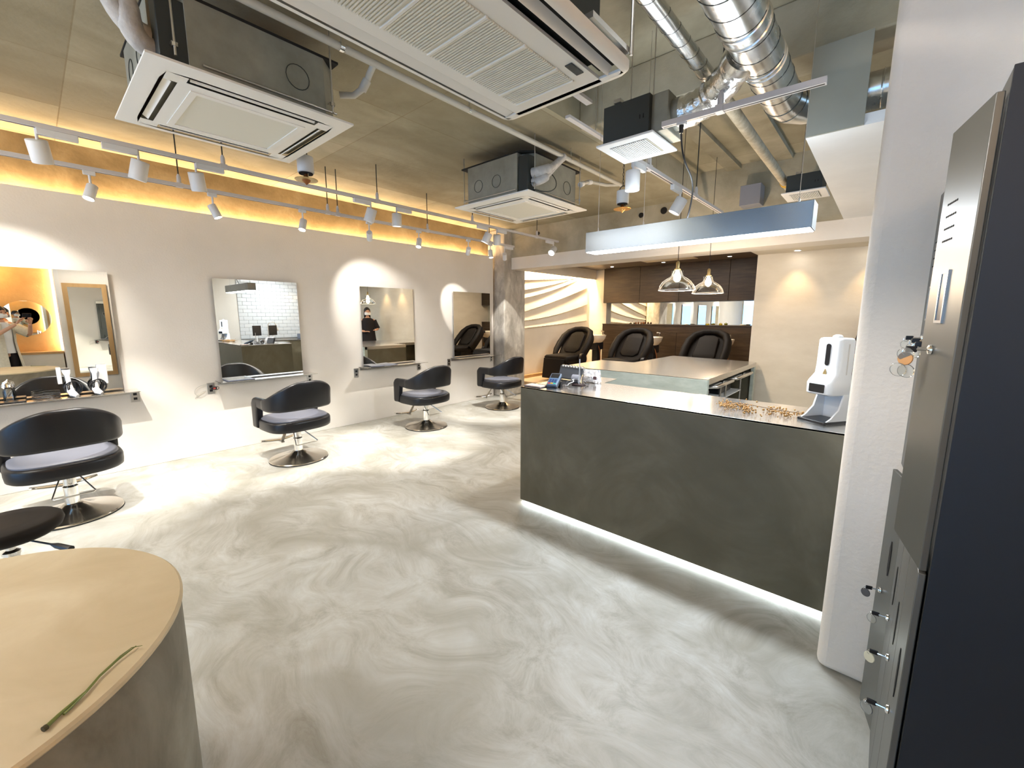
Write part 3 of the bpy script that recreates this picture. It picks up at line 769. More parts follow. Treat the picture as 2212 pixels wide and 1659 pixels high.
t = thing('flower_stem', 'single green cut stem lying on the round table', 'stem', (-1.22, 0.02, 0.75))
P = [(-1.148, -0.072), (-1.168, -0.052), (-1.201, -0.012), (-1.235, 0.012), (-1.265, 0.045), (-1.288, 0.08)]
obj('stem', MB().tube([(x, y, 0.755) for x, y in P], [0.0042, 0.0036, 0.0028, 0.0026, 0.002, 0.001], 8), 'green', t)
obj('cut_end', MB().tube([(-1.1465, -0.0745, 0.755), (-1.150, -0.069, 0.755)], 0.0056, 8), 'stem_cut', t)
obj('side_shoot', MB().tube([(-1.20, -0.010, 0.756), (-1.172, -0.036, 0.7545), (-1.163, -0.046, 0.7545)], [0.002, 0.0022, 0.0026], 6), 'green', t)
obj('side_shoot', MB().tube([(-1.235, 0.012, 0.756), (-1.272, 0.050, 0.757), (-1.284, 0.072, 0.758), (-1.275, 0.090, 0.757)], [0.0018, 0.0014, 0.001, 0.0006], 6), 'green', t)

# ============================================================ RECEPTION DESK
t = thing('reception_desk', 'dark mortar reception desk with a steel top and light along its foot', 'desk', (-1.1, 2.85, 0))
obj('front_panel', MB().box(-2.156, 2.545, 0.030, 0.60, 2.60, 0.975), 'desk', t, bevel=0.003)
obj('side_panel', MB().box(-2.156, 2.60, 0.030, -2.10, 3.44, 0.975), 'desk', t, bevel=0.003)
obj('top', MB().prism([(-2.156, 2.545), (-0.02, 2.545), (-0.02, 3.15), (-1.75, 3.15), (-1.78, 3.44), (-2.156, 3.44)], 0.975, 0.985), 'steel_top', t, bevel=0.001)
obj('plinth', MB().box(-2.07, 2.64, 0.0, 0.55, 3.05, 0.95), 'black', t)
obj('led_strip', MB().box(-2.15, 2.575, 0.018, 0.58, 2.583, 0.029), 'led_cool', t)
area('desk_foot_light', (-0.8, 2.59, 0.027), (2.6, 0.03), 3.0, COOL)

# payment terminal, device dock, wrapped bag, stand, cables
def slab(c, yaw, pitch, sx, sy, sz, mb=None):
    cy, sy_ = math.cos(yaw), math.sin(yaw)
    a = Vector((cy, sy_, 0)); b = Vector((-sy_ * math.cos(pitch), cy * math.cos(pitch), math.sin(pitch))); h = a.cross(b)
    return (mb or MB()).obox(c, a, b, h, sx, sy, sz), a, b, h
t = thing('card_terminal', 'dark blue card terminal propped up at the left end of the desk', 'payment terminal', (-1.97, 2.72, 0.985))
c = Vector((-1.965, 2.735, 1.034))
mb, a, b, h = slab(c, 0.35, 0.42, 0.085, 0.175, 0.026)
obj('body', mb, 'terminal', t, bevel=0.006)
obj('screen', MB().obox(c + b * 0.045 + h * 0.0135, a, b, h, 0.068, 0.062, 0.002), 'phone', t)
k0 = 0
for r in range(4):
    for q in range(3):
        m = 'key_blue'
        if r == 0: m = ('led_red', 'yellow_tape', 'key_green')[q]
        obj('key', MB().obox(c + b * (-0.070 + r * 0.019) + a * (-0.022 + q * 0.022) + h * 0.0145, a, b, h, 0.017, 0.012, 0.004), m, t)
obj('cradle', MB().obox(c - h * 0.018 - b * 0.01, a, b, h, 0.095, 0.15, 0.010), 'black', t, bevel=0.003)
obj('support', MB().box(-2.01, 2.76, 0.986, -1.92, 2.79, 1.022), 'black', t)
t = thing('notebook', 'pale pink notebook at the left end of the desk', 'notebook', (-2.06, 2.62, 0.985))
obj('cover', MB().box(-2.145, 2.575, 0.985, -1.985, 2.675, 0.990), 'black', t)
obj('pages', MB().box(-2.143, 2.577, 0.990, -1.987, 2.673, 0.998), mat('pink_paper', (0.66, 0.50, 0.42), 0.8), t)
obj('pen', MB().tube([(-2.12, 2.72, 0.99), (-2.00, 2.70, 0.99)], [0.003, 0.004], 8), 'black', label='black pen lying behind the pale notebook', cat='pen')
t = thing('device_dock', 'charcoal box with chrome studs behind the card terminal', 'device', (-2.02, 3.12, 0.985))
mb, a, b, h = slab((-2.05, 3.10, 1.048), -0.12, 1.25, 0.24, 0.12, 0.035)
obj('case', mb, mat('charcoal', (0.06, 0.065, 0.075), 0.45), t, bevel=0.008)
for k in range(8):
    obj('stud', MB().lathe([(0.001, -0.012), (0.012, -0.008), (0.0145, 0), (0.012, 0.008), (0.001, 0.012)], (-2.135 + k * 0.031, 3.115 - 0.004 * k, 1.106), 12), 'chrome', t)
t = thing('wrapped_bag', 'crumpled silver bag on the desk in front of the pale island', 'bag', (-1.86, 3.10, 0.985))
random.seed(3)
R = []
for k in range(7):
    z = 0.986 + k * 0.018; ww = (0.085, 0.092, 0.09, 0.084, 0.086, 0.082, 0.075)[k]; dd = (0.03, 0.035, 0.034, 0.03, 0.022, 0.014, 0.006)[k]
    R.append([(-1.84 + (ww + random.uniform(-.006, .006)) * math.copysign(abs(math.cos(a)) ** 0.5, math.cos(a)), 3.10 + dd * math.sin(a) + random.uniform(-.006, .006), z + random.uniform(-.004, .004)) for a in [2 * PI * q / 22 for q in range(22)]])
obj('bag', MB().rings(R), 'silver_bag', t, smooth=20)
obj('print', MB().box(-1.800, 3.060, 1.02, -1.770, 3.063, 1.045), mat('brown_print', (0.10, 0.05, 0.05), 0.6), t)
t = thing('tape_roll', 'grey roll of tape standing beside the card terminal cables', 'tape', (-1.90, 2.95, 0.985))
obj('roll', MB().lathe([(0.018, -0.03), (0.036, -0.03), (0.036, 0.03), (0.018, 0.03), (0.018, -0.03)], (-1.915, 2.98, 1.022), 24, cap=False, axis=(1, 0.15, 0)), mat('grey_tape', (0.18, 0.18, 0.20), 0.5), t)
t = thing('pole_stand', 'thin steel pole on a dark foot on the desk', 'stand', (-1.835, 2.90, 0.985))
obj('foot', MB().box(-1.885, 2.87, 0.985, -1.79, 2.93, 0.994), mat('dark_foot', (0.03, 0.015, 0.015), 0.4), t, bevel=0.002)
obj('pole', MB().tube([(-1.835, 2.90, 0.994), (-1.832, 2.90, 1.20)], 0.005, 10), 'steel', t)
for k, (p, lab) in enumerate((([(-1.93, 2.80, 1.0), (-1.86, 2.86, 1.03), (-1.92, 2.92, 1.05), (-1.84, 2.95, 0.99)], 'thin black cable looping behind the card terminal'),
                              ([(-1.90, 2.79, 0.99), (-1.83, 2.80, 1.0), (-1.86, 2.90, 1.07), (-1.94, 2.95, 1.0)], 'white cable crossing beside the card terminal'),
                              ([(-1.84, 2.95, 0.99), (-1.74, 2.98, 1.0), (-1.78, 2.88, 0.99), (-1.80, 2.93, 1.02)], 'thin cable loop on the bare steel right of the pole stand'))):
    pts = bez(*p, 16)
    obj('cable', MB().tube([(x + 0.008 * math.sin(i * 1.1), y + 0.006 * math.cos(i * 0.9), z) for i, (x, y, z) in enumerate(pts)], 0.0028, 6), ('black', 'white_plastic', 'black')[k], label=lab, cat='cable')

# dried branch
random.seed(11)
t = thing('dried_branch', 'dried twig with golden brown seed clusters lying on the desk', 'branch', (-0.5, 2.8, 0.985))
main = bez((-0.76, 2.86, 1.0), (-0.6, 2.86, 1.035), (-0.5, 2.74, 1.01), (-0.30, 2.86, 1.0), 14)
mb = MB().tube(main, 0.0022, 6)
clus = []
for (cx, cy, n, s) in ((-0.715, 2.82, 46, 0.045), (-0.665, 2.74, 34, 0.038), (-0.62, 2.84, 34, 0.038), (-0.575, 2.76, 46, 0.042), (-0.555, 2.69, 14, 0.035), (-0.46, 2.84, 34, 0.036), (-0.40, 2.81, 14, 0.03), (-0.375, 2.75, 20, 0.03), (-0.325, 2.80, 18, 0.03), (-0.46, 2.66, 8, 0.04)):
    mp = min(main, key=lambda p: math.dist(p[:2], (cx, cy)))
    mb.tube(bez(mp, (cx, mp[1], 1.02), (cx, cy, 1.02), (cx, cy, 1.0), 5), 0.0016, 5)
    for k in range(n):
        clus.append((cx + random.gauss(0, s * 0.5), cy + random.gauss(0, s * 0.6), 0.992 + abs(random.gauss(0, 0.016))))
obj('twig', mb, 'twig', t)
sd = MB()
for p in clus: sd.ico(p, random.uniform(0.0032, 0.0058), (1, 1, 1.3))
obj('seeds', sd, 'gold', t, kind='stuff', smooth=60)

# sanitiser dispenser, turned towards the entrance
F = Vector((-0.55, -0.84, 0)).normalized(); Rr = Vector((F.y, -F.x, 0)) * -1      # F forward, Rr to its right (seen in front)
Rr = Vector((0.84, -0.55, 0)).normalized()
O = Vector((-0.195, 2.80, 0.985))
def DP(x, f, z): p = O + Rr * x + F * f; return (p.x, p.y, O.z + z)
t = thing('sanitiser_dispenser', 'white hand sanitiser dispenser standing on the right end of the desk', 'dispenser', tuple(O))
def section(z, w, f0, f1, r=0.02):
    return [DP(px, (f0 + f1) / 2 + py, z) for px, py in rrect(w, f1 - f0, r, 4)]
obj('body', MB().rings([section(0.150, 0.128, -0.055, 0.085, .02), section(0.158, 0.140, -0.062, 0.096, .025), section(0.212, 0.140, -0.062, 0.098, .025), section(0.225, 0.138, -0.062, 0.090, .025),
                        section(0.262, 0.134, -0.060, 0.052, .022), section(0.30, 0.134, -0.060, 0.046, .02), section(0.435, 0.132, -0.060, 0.044, .02), section(0.446, 0.126, -0.056, 0.040, .02), section(0.450, 0.11, -0.05, 0.03, .02)]),
    'white_plastic', t, smooth=50)
obj('lid_knob', MB().lathe([(0.024, 0), (0.022, 0.010), (0.014, 0.016), (0.001, 0.018)], DP(0.0, -0.01, 0.449), 24), 'white_plastic', t, smooth=60)
def plate(pts, f, d):
    return MB().add([DP(x, f, z) for x, z in pts] + [DP(x, f + d, z) for x, z in pts], [tuple(range(len(pts))), tuple(range(2 * len(pts) - 1, len(pts) - 1, -1))] + [(i, (i + 1) % len(pts), len(pts) + (i + 1) % len(pts), len(pts) + i) for i in range(len(pts))])
obj('window', plate([(px, 0.362 + pz) for px, pz in rrect(0.024, 0.115, 0.0119, 6)], 0.0435, 0.004), 'black', t)
obj('drop_mark', plate([(0.000, 0.286), (-0.007, 0.270), (-0.0095, 0.260), (-0.006, 0.251), (0.0, 0.248), (0.006, 0.251), (0.0095, 0.260), (0.007, 0.270)], 0.050, 0.006), 'brass', t)
obj('display', plate([(px, 0.186 + pz) for px, pz in rrect(0.084, 0.044, 0.004, 3)], 0.0975, 0.0025), 'phone', t)
for s in (-1, 1):
    pr_ = [(-0.065, 0.0), (0.10, 0.0), (0.105, 0.012), (0.07, 0.03), (0.02, 0.075), (-0.005, 0.155), (-0.06, 0.155)]
    x0, x1 = (0.066 * s, 0.074 * s)
    pts = [DP(x0, f, z) for f, z in pr_] + [DP(x1, f, z) for f, z in pr_]; n = len(pr_)
    obj('stand_side', MB().add(pts, [tuple(range(n)), tuple(range(2 * n - 1, n - 1, -1))] + [(i, (i + 1) % n, n + (i + 1) % n, n + i) for i in range(n)]), 'white_plastic', t)
pts = MB(); q = [DP(sx * 0.07, f, z) for f in (-0.062, -0.052) for sx, z in ((-1, 0.0), (1, 0.0), (1, 0.155), (-1, 0.155))]
obj('stand_back', pts.add(q, [(0, 1, 2, 3), (7, 6, 5, 4), (0, 4, 5, 1), (1, 5, 6, 2), (2, 6, 7, 3), (3, 7, 4, 0)]), 'white_plastic', t)
q = [DP(sx * 0.076, f, z) for z in (0.0, 0.016) for sx, f in ((-1, -0.04), (1, -0.04), (1, 0.118), (-1, 0.118))]
obj('drip_tray', MB().add(q, [(3, 2, 1, 0), (4, 5, 6, 7), (0, 1, 5, 4), (1, 2, 6, 5), (2, 3, 7, 6), (3, 0, 4, 7)]), 'black', t, bevel=0.003)
obj('side_groove', MB().add([DP(0.0665, f, z) for z, f in ((0.26, -0.012), (0.26, -0.004), (0.42, -0.004), (0.42, -0.012))] + [DP(0.0675, f, z) for z, f in ((0.26, -0.012), (0.26, -0.004), (0.42, -0.004), (0.42, -0.012))],
    [(0, 1, 2, 3), (7, 6, 5, 4), (0, 4, 5, 1), (1, 5, 6, 2), (2, 6, 7, 3), (3, 7, 4, 0)]), 'steel', t)

# ============================================================ PALE ISLAND BEHIND THE DESK
t = thing('island_counter', 'steel topped island with a pale stone front, behind the desk', 'counter', (-2.2, 5.6, 0))
ip = [(-3.10, 4.50), (-1.32, 4.50), (-1.335, 6.72), (-2.57, 6.86), (-2.60, 5.50), (-3.10, 5.50)]
obj('top', MB().prism(ip, 0.895, 0.902), 'steel_top', t)
obj('top_edge', MB().prism(ip, 0.84, 0.895), 'steel', t)
obj('front_panel', MB().box(-3.10, 4.497, 0.0, -1.318, 4.56, 0.897), 'island', t, bevel=0.003)
obj('side_panel', MB().box(-3.10, 4.56, 0.0, -3.05, 5.50, 0.84), 'desk', t)
obj('back_panel', MB().box(-2.60, 6.66, 0.0, -1.34, 6.72, 0.84), 'desk', t)
obj('leg', MB().box(-1.375, 6.62, 0.0, -1.335, 6.72, 0.84), 'island', t)
obj('inner_panel', MB().box(-1.95, 4.56, 0.0, -1.92, 6.66, 0.84), 'desk', t)
for k, (y0, y1, lab) in enumerate(((4.78, 5.42, 'steel tool trolley parked under the island, the nearer one'), (5.60, 6.35, 'steel tool trolley parked under the island, the farther one'))):
    t = thing('trolley', lab, 'trolley', (-1.6, (y0 + y1) / 2, 0), group='trolleys under the island')
    z = 0.79
    obj('handle', MB().tube([(-1.42, y0, z - 0.06), (-1.40, y0, z - 0.01), (-1.33, y0, z), (-1.30, y0 + 0.02, z), (-1.30, y1 - 0.02, z), (-1.33, y1, z), (-1.40, y1, z - 0.01), (-1.42, y1, z - 0.06)], 0.018, 12), 'steel', t, smooth=60)
    for yy in (y0 + 0.02, y1 - 0.02):
        for xx in (-1.43, -1.84):
            obj('post', MB().tube([(xx, yy, 0.08), (xx, yy, z - 0.04)], 0.012, 10), 'steel', t)
            obj('caster', MB().lathe([(0.006, -0.012), (0.03, -0.01), (0.03, 0.01), (0.006, 0.012)], (xx, yy, 0.031), 14, axis=(0, 1, 0)), 'rubber', t)
    for zz in (0.10, 0.32, 0.54, z - 0.04):
        obj('shelf', MB().box(-1.85, y0, zz, -1.42, y1, zz + 0.012), 'white_plastic' if zz > 0.4 else 'steel', t)
    obj('tool_box', MB().box(-1.80, y0 + 0.1, 0.552, -1.52, y1 - 0.12, 0.66), 'black', t, bevel=0.01)

# ============================================================ LOCKERS (right edge)
t = thing('locker_block', 'tall dark steel lockers with doors ajar at the right edge', 'locker', (0.36, 1.65, 0))
XB = 0.120
obj('body', MB().box(XB, 1.20, 0.0, 0.58, 2.10, 1.985), 'locker', t, bevel=0.002)
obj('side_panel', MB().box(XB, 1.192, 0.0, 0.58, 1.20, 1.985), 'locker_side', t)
def door(yh, w, ang, z0, z1, vents, key, hz_):
    """hinged on the near side, swung out by ang degrees"""
    a = math.radians(ang)
    d = Vector((-math.sin(a), math.cos(a), 0)); n = Vector((-math.cos(a), -math.sin(a), 0))
    h = Vector((XB - 0.003, yh, 0))
    c = h + d * (w / 2) + n * 0.007 + Vector((0, 0, (z0 + z1) / 2))
    D = obj('door', MB().obox(c, d, n, (0, 0, 1), w, 0.013, z1 - z0), 'locker', t, bevel=0.002)
    if vents:
        mb = MB()
        for r in range(4):
            for q in range(6):
                p = h + d * (w * (0.80 - 0.05 * q)) + n * 0.0136 + Vector((0, 0, z1 - 0.16 - r * 0.026))
                mb.obox(p, d, n, (0, 0, 1), w * 0.028, 0.0012, 0.004)
        obj('vent_slots', mb, 'dark_slot', D)
    fh, fk, hh = (0.54, 0.62, 0.10) if vents else (0.38, 0.63, 0.13)
    p = h + d * (w * fh) + n * 0.0145 + Vector((0, 0, hz_))
    if vents:
        obj('handle_recess', MB().obox(p, d, n, (0, 0, 1), w * 0.16, 0.002, hh), 'black', D)
        obj('handle_frame', MB().obox(p + d * w * 0.095, d, n, (0, 0, 1), w * 0.03, 0.005, hh + 0.012).obox(p - d * w * 0.095, d, n, (0, 0, 1), w * 0.03, 0.005, hh + 0.012)
            .obox(p + Vector((0, 0, hh / 2 + 0.003)), d, n, (0, 0, 1), w * 0.16, 0.005, 0.006).obox(p - Vector((0, 0, hh / 2 + 0.003)), d, n, (0, 0, 1), w * 0.16, 0.005, 0.006), 'steel', D)
    else:
        q8 = [(-w * 0.012, -hh / 2), (w * 0.012, -hh / 2), (w * 0.055, -hh * 0.3), (w * 0.055, hh * 0.3), (w * 0.012, hh / 2), (-w * 0.012, hh / 2), (-w * 0.055, hh * 0.3), (-w * 0.055, -hh * 0.3)]
        vs = [tuple(p + d * a_ + Vector((0, 0, b_)) + n * c_) for c_ in (-0.001, 0.0008) for a_, b_ in q8]
        obj('handle_recess', MB().add(vs, [tuple(range(8)), tuple(range(15, 7, -1))] + [(i, (i + 1) % 8, 8 + (i + 1) % 8, 8 + i) for i in range(8)]), 'dark_slot', D)
    kp = h + d * (w * fk) + n * 0.013 + Vector((0, 0, hz_ - (0.115 if vents else 0.145)))
    obj('lock', MB().lathe([(0.009, 0), (0.011, 0.003), (0.010, 0.007), (0.005, 0.009)], kp, 16, axis=n), 'chrome', D)
    return kp, n, d
K = []
for yh, w_, a_ in ((1.205, 0.204, 11), (1.425, 0.212, 0), (1.645, 0.212, 0), (1.865, 0.206, 4)):
    K.append(door(yh, w_, a_, 1.010, 1.950, True, True, 1.59))
for yh, w_, a_ in ((1.205, 0.214, 0), (1.425, 0.214, 0), (1.645, 0.214, 0), (1.865, 0.150, 14)):
    K.append(door(yh, w_, a_, 0.05, 1.003, False, True, 0.70))
names = ['key with a wooden tag and clear fobs in the upper near locker door', 'key in the second upper locker door, half hidden', 'key in the third upper locker door, half hidden', 'key in the upper locker door beside the wall',
         'lowest locker key with a grey round tag, nearest the camera', 'locker key with an ivory round tag', 'locker key with a clear round tag', 'locker key with a dark grey tag, highest of the lower row, against the cream wall']
tags = ['key_tag', 'clear', 'clear', 'clear', 'clear', 'tag_white', 'clear', 'charcoal_tag']
M['charcoal_tag'] = mat('charcoal_tag', (0.08, 0.08, 0.09), 0.4)
for i, (kp, n, d) in enumerate(K):
    k = thing('locker_key', names[i], 'key', tuple(kp), group='keys hanging in the locker doors')
    q = kp + n * 0.009
    obj('shank', MB().tube([q, q + n * 0.018], 0.0028, 8), 'chrome', k)
    obj('grip', MB().obox(q + n * 0.026, n, (0, 0, 1), d, 0.020, 0.014, 0.004), 'black', k, bevel=0.002)
    tg = q + n * 0.034 + Vector((0, 0, -0.022))
    obj('tag', MB().lathe([(0.002, -0.002), (0.0145, -0.002), (0.0155, 0), (0.0145, 0.002), (0.002, 0.002)], tg, 20, axis=(n * 0.5 + Vector((-0.1, -0.9, 0.1)))), tags[i], k)
    obj('ring', MB().tube([(tg + Vector((0, 0, 0.016)) + n * 0.007 * math.cos(a) + Vector((0, 0, 0.007 * math.sin(a)))) for a in [2 * PI * g / 12 for g in range(12)]], 0.0009, 5, close=True), 'chrome', k)
    if i == 0:
        for dz, dn, m in ((-0.012, 0.035, 'clear'), (-0.05, 0.030, 'clear'), (-0.048, 0.044, 'clear')):
            obj('fob', MB().lathe([(0.002, -0.002), (0.015, -0.002), (0.016, 0), (0.015, 0.002), (0.002, 0.002)], q + n * dn + Vector((0, 0, dz)), 20, axis=(0.4, 0.9, 0.1)), m, k)

# ============================================================ CEILING EQUIPMENT
def rod(x, y, z0, z1, r=0.004): return MB().tube([(x, y, z0), (x, y, z1)], r, 8)

def cassette4(label, x0, y0, z, s=0.95, deep=0.30):
    """four-way ceiling cassette: square panel, grille in the middle, slot along each side, steel body above"""
    t = thing('ceiling_cassette', label, 'air conditioner', (x0 + s / 2, y0 + s / 2, z))
    cx, cy = x0 + s / 2, y0 + s / 2
    A = s / 2
    def sq(h, zz): return [(cx - h, cy - h, zz), (cx + h, cy - h, zz), (cx + h, cy + h, zz), (cx - h, cy + h, zz)]
    # panel frame: outer sloping lip and flat underside around the slots
    fr = MB()
    fr.rings([sq(A, z + 0.022), sq(A, z + 0.012), sq(A - 0.055, z), sq(A - 0.085, z)], caps=False)
    si, so = A * 0.70, A * 0.845                      # slot band
    fr.rings([sq(si, z), sq(si - 0.02, z - 0.004), sq(si - 0.06, z - 0.004)], caps=False)
    L = A * 0.64
    for k in range(4):                               # four corner pieces and border between slots
        c, q = ((1, 0), (0, 1), (-1, 0), (0, -1))[k]
        def W(u, v): return (cx + c * u - q * v, cy + q * u + c * v, z)
        fr.add([W(so, -L), W(A - 0.085, -A + 0.085), W(A - 0.085, A - 0.085), W(so, L)], [(0, 1, 2, 3)])
        fr.add([W(so, L), W(A - 0.085, A - 0.085), W(si, si), W(si, L)], [(0, 1, 2, 3)])
        fr.add([W(so, -L), W(si, -L), W(si, -si), W(A - 0.085, -A + 0.085)], [(0, 1, 2, 3)])
    obj('panel', fr, 'ac_white', t, smooth=20)
    obj('grille_frame', MB().rings([sq(si - 0.055, z - 0.004), sq(si - 0.055, z - 0.008), sq(si - 0.085, z - 0.008), sq(si - 0.085, z - 0.003)], caps=False), 'ac_white', t, smooth=0)
    obj('grille', MB().rings([sq(si - 0.085, z - 0.003), sq(si - 0.085, z + 0.002)]), 'ac_grille', t, smooth=0)
    for k in range(4):
        c, q = ((1, 0), (0, 1), (-1, 0), (0, -1))[k]
        u = (si + so) / 2
        obj('slot', MB().obox((cx + c * u, cy + q * u, z + 0.035), (c, q, 0), (-q, c, 0), (0, 0, 1), so - si, 2 * L, 0.004), 'dark_slot', t)
        obj('louvre', MB().obox((cx + c * u, cy + q * u, z + 0.010), (c * .8, q * .8, 0.55), (-q, c, 0), (-c * .55, -q * .55, .8), 0.045 if k in (1, 2) else 0.03, 2 * L - 0.02, 0.004), 'ac_white', t)
    B = A * 0.885
    obj('body', MB().prism([(cx - B, cy - B * .8), (cx - B * .8, cy - B), (cx + B * .72, cy - B), (cx + B * .72, cy - B * .86), (cx + B, cy - B * .72), (cx + B, cy + B * .8), (cx + B * .8, cy + B), (cx - B * .8, cy + B), (cx - B, cy + B * .8)], z + 0.03, z + deep + 0.03), 'galv', t, smooth=0)
    obj('top_gasket', MB().prism([(cx - B * 1.01, cy - B * 1.01), (cx + B * .8, cy - B * 1.01), (cx + B * 1.01, cy - B * .8), (cx + B * 1.01, cy + B * 1.01), (cx - B * 1.01, cy + B * 1.01)], z + deep + 0.03, z + deep + 0.042), 'dark_slot', t, smooth=0)
    obj('electrical_box', MB().box(cx + B * .74, cy - B * .98, z + 0.04, cx + B * 0.99, cy - B * .72, z + deep), 'galv_dark', t, bevel=0.004)
    obj('seam_rib', MB().tube([(cx - B * .95, cy - B - 0.004, z + 0.065), (cx + B * .7, cy - B - 0.004, z + 0.065)], 0.006, 8).tube([(cx + B + 0.004, cy - B * .6, z + 0.065), (cx + B + 0.004, cy + B * .95, z + 0.065)], 0.006, 8), 'steel', t)
    for (a, b_) in ((-0.45, 0), (0.12, 0)):
        obj('pressed_ring', MB().tube([(cx + B * a + 0.055 * math.cos(g), cy - B - 0.002, z + 0.18 + 0.055 * math.sin(g)) for g in [2 * PI * h / 20 for h in range(20)]], 0.002, 5, close=True), 'galv_dark', t)
    obj('pressed_ring', MB().tube([(cx + B + 0.002, cy + B * 0.45 + 0.06 * math.cos(g), z + 0.18 + 0.06 * math.sin(g)) for g in [2 * PI * h / 20 for h in range(20)]], 0.002, 5, close=True), 'galv_dark', t)
    for dx, dy in ((-1, -1), (1, -1), (1, 1), (-1, 1)):
        obj('hanger_rod', rod(cx + dx * (B + 0.035), cy + dy * (B * .86), z + 0.05, ZL, 0.005), 'steel', t)
        obj('hanger_nut', MB().lathe([(0.012, 0), (0.012, 0.014)], (cx + dx * (B + 0.035), cy + dy * (B * .86), z + 0.085), 6).box(cx + dx * (B + 0.018) - 0.02, cy + dy * (B * .86) - 0.012, z + 0.10, cx + dx * (B + 0.018) + 0.02, cy + dy * (B * .86) + 0.012, z + 0.104), 'steel', t)
    return t, (cx, cy, B)
A1, g1 = cassette4('square white ceiling cassette at upper left, over the nearest chairs', -3.375, 0.445, 2.625, 0.93, 0.30)
A3, g3 = cassette4('smaller looking square ceiling cassette near the column', -3.385, 2.96, 2.598, 0.95, 0.34)
# pipes of cassette 3 to the main
cx, cy, B = g3
for k, dz in enumerate((0.0, -0.075)):
    p = bez((cx + B * .99, cy - B * .80, 2.79 + dz), (cx + B + 0.18, cy - B * .74 , 2.80 + dz), (-2.44, cy - 0.15 - 0.05 * k, 2.86 + dz * 0.6), (-2.40, cy + 0.03 * k, 3.0), 14)
    o = obj('refrigerant_pipe', MB().tube(p, [0.048 - 0.001 * i if i < 7 else 0.030 for i in range(len(p))] if k == 0 else [0.036 if i < 6 else 0.020 for i in range(len(p))], 14), 'pipe_wrap', A3, smooth=60)
obj('cable_loop', MB().tube(bez((cx + B * .99, cy - B * .8, 2.66), (cx + B + 0.25, cy - B * .55, 2.55), (cx + B + 0.15, cy - B * .3, 2.78), (cx + B + 0.02, cy - B * .45, 2.85), 14), 0.004, 6), 'galv_dark', A3)
cx, cy, B = g1
for k, (dy, dz) in enumerate(((0.0, 0.0), (0.09, -0.05))):
    p = bez((cx + B * .72, cy - B - 0.01 + dy * .3, 2.78 + dz), (cx + B * .8, cy - B - 0.12, 2.77 + dz), (cx + B * .9, cy - B - 0.16 + dy, 2.92), (cx + B * 1.05, cy - B - 0.16 + dy, 3.10), 14)
    obj('refrigerant_pipe', MB().tube(p, [0.045 if i < 8 else 0.036 for i in range(len(p))], 14), 'pipe_wrap', A1, smooth=60)

# large two-way cassette
t = thing('ceiling_cassette', 'long white ceiling cassette with ribbed grille at top centre', 'air conditioner', (-1.195, 1.06, 2.50))
x0, x1, y0, y1, z = -1.53, -0.86, 0.42, 1.70, 2.50
def rr(ix, iy, r, zz): return [((x0 + x1) / 2 + px, (y0 + y1) / 2 + py, zz) for px, py in rrect(x1 - x0 - 2 * ix, y1 - y0 - 2 * iy, r, 5)]
fr = MB().rings([rr(0.0, 0.0, 0.05, z + 0.035), rr(0.0, 0.0, 0.05, z + 0.012), rr(0.012, 0.012, 0.045, z), rr(0.028, 0.030, 0.03, z)], caps=False)
obj('rim', fr, 'ac_white', t, smooth=50)
obj('flat_panel', MB().box(-1.432, y0 + 0.03, z, -0.985, y1 - 0.03, z + 0.012).box(x0 + 0.028, y1 - 0.052, z, x1 - 0.028, y1 - 0.03, z + 0.01).box(x0 + 0.028, y0 + 0.03, z, x1 - 0.028, y0 + 0.05, z + 0.01), 'ac_white', t, smooth=0)
obj('slot', MB().box(-0.985, y0 + 0.05, z + 0.03, x1 + 0.0 - 0.028, y1 - 0.052, z + 0.034).box(x0 + 0.028, y0 + 0.05, z + 0.03, -1.432, y1 - 0.052, z + 0.034), 'dark_slot', t)
obj('louvre', MB().obox((-0.935, (y0 + y1) / 2, z + 0.012), (0.6, 0, 0.8), (0, 1, 0), (-0.8, 0, 0.6), 0.035, y1 - y0 - 0.12, 0.005), 'ac_white', t)
obj('louvre', MB().obox((-1.467, (y0 + y1) / 2, z + 0.006), (1, 0, 0.2), (0, 1, 0), (-0.2, 0, 1), 0.045, y1 - y0 - 0.12, 0.005), 'ac_white', t)
gr = MB()
ys = [0.50, 0.695, 0.888, 1.082, 1.276, 1.468, 1.582]
obj('grille_bed', MB().box(-1.37, 0.50, z - 0.001, -1.068, 1.585, z + 0.001), 'ac_grille', t)
for a, b_ in zip(ys, ys[1:]):
    n = int((b_ - a - 0.012) / 0.0115)
    for k in range(n):
        yy = a + 0.008 + k * 0.0115
        gr.box(-1.37, yy, z - 0.006, -1.068, yy + 0.0055, z)
obj('grille_slats', gr, 'grille_warm', t, kind='stuff', smooth=0)
for a in ys: obj('grille_divider', MB().box(-1.372, a - 0.005, z - 0.0075, -1.066, a + 0.005, z), 'ac_white', t)
obj('receiver_window', MB().box(-1.035, 1.475, z - 0.004, -1.005, 1.56, z).box(-1.005, 1.475, z - 0.004, -1.003, 1.56, z), 'galv_dark', t, bevel=0.001)
obj('body', MB().box(x0 + 0.08, y0 + 0.06, z + 0.036, x1 - 0.10, y1 - 0.10, z + 0.345), 'galv_dark', t, bevel=0.004)
for x in (x0 + 0.06, x1 + 0.012):
    for y in (y0 + 0.2, y1 - 0.05):
        obj('hanger_rod', rod(x, y, z + 0.04, ZH if x > -1.2 else ZH, 0.006), 'steel', t)
obj('bracket', MB().box(x1 - 0.045, y1 - 0.32, z + 0.05, x1 + 0.005, y1 - 0.05, z + 0.07), 'steel', t)

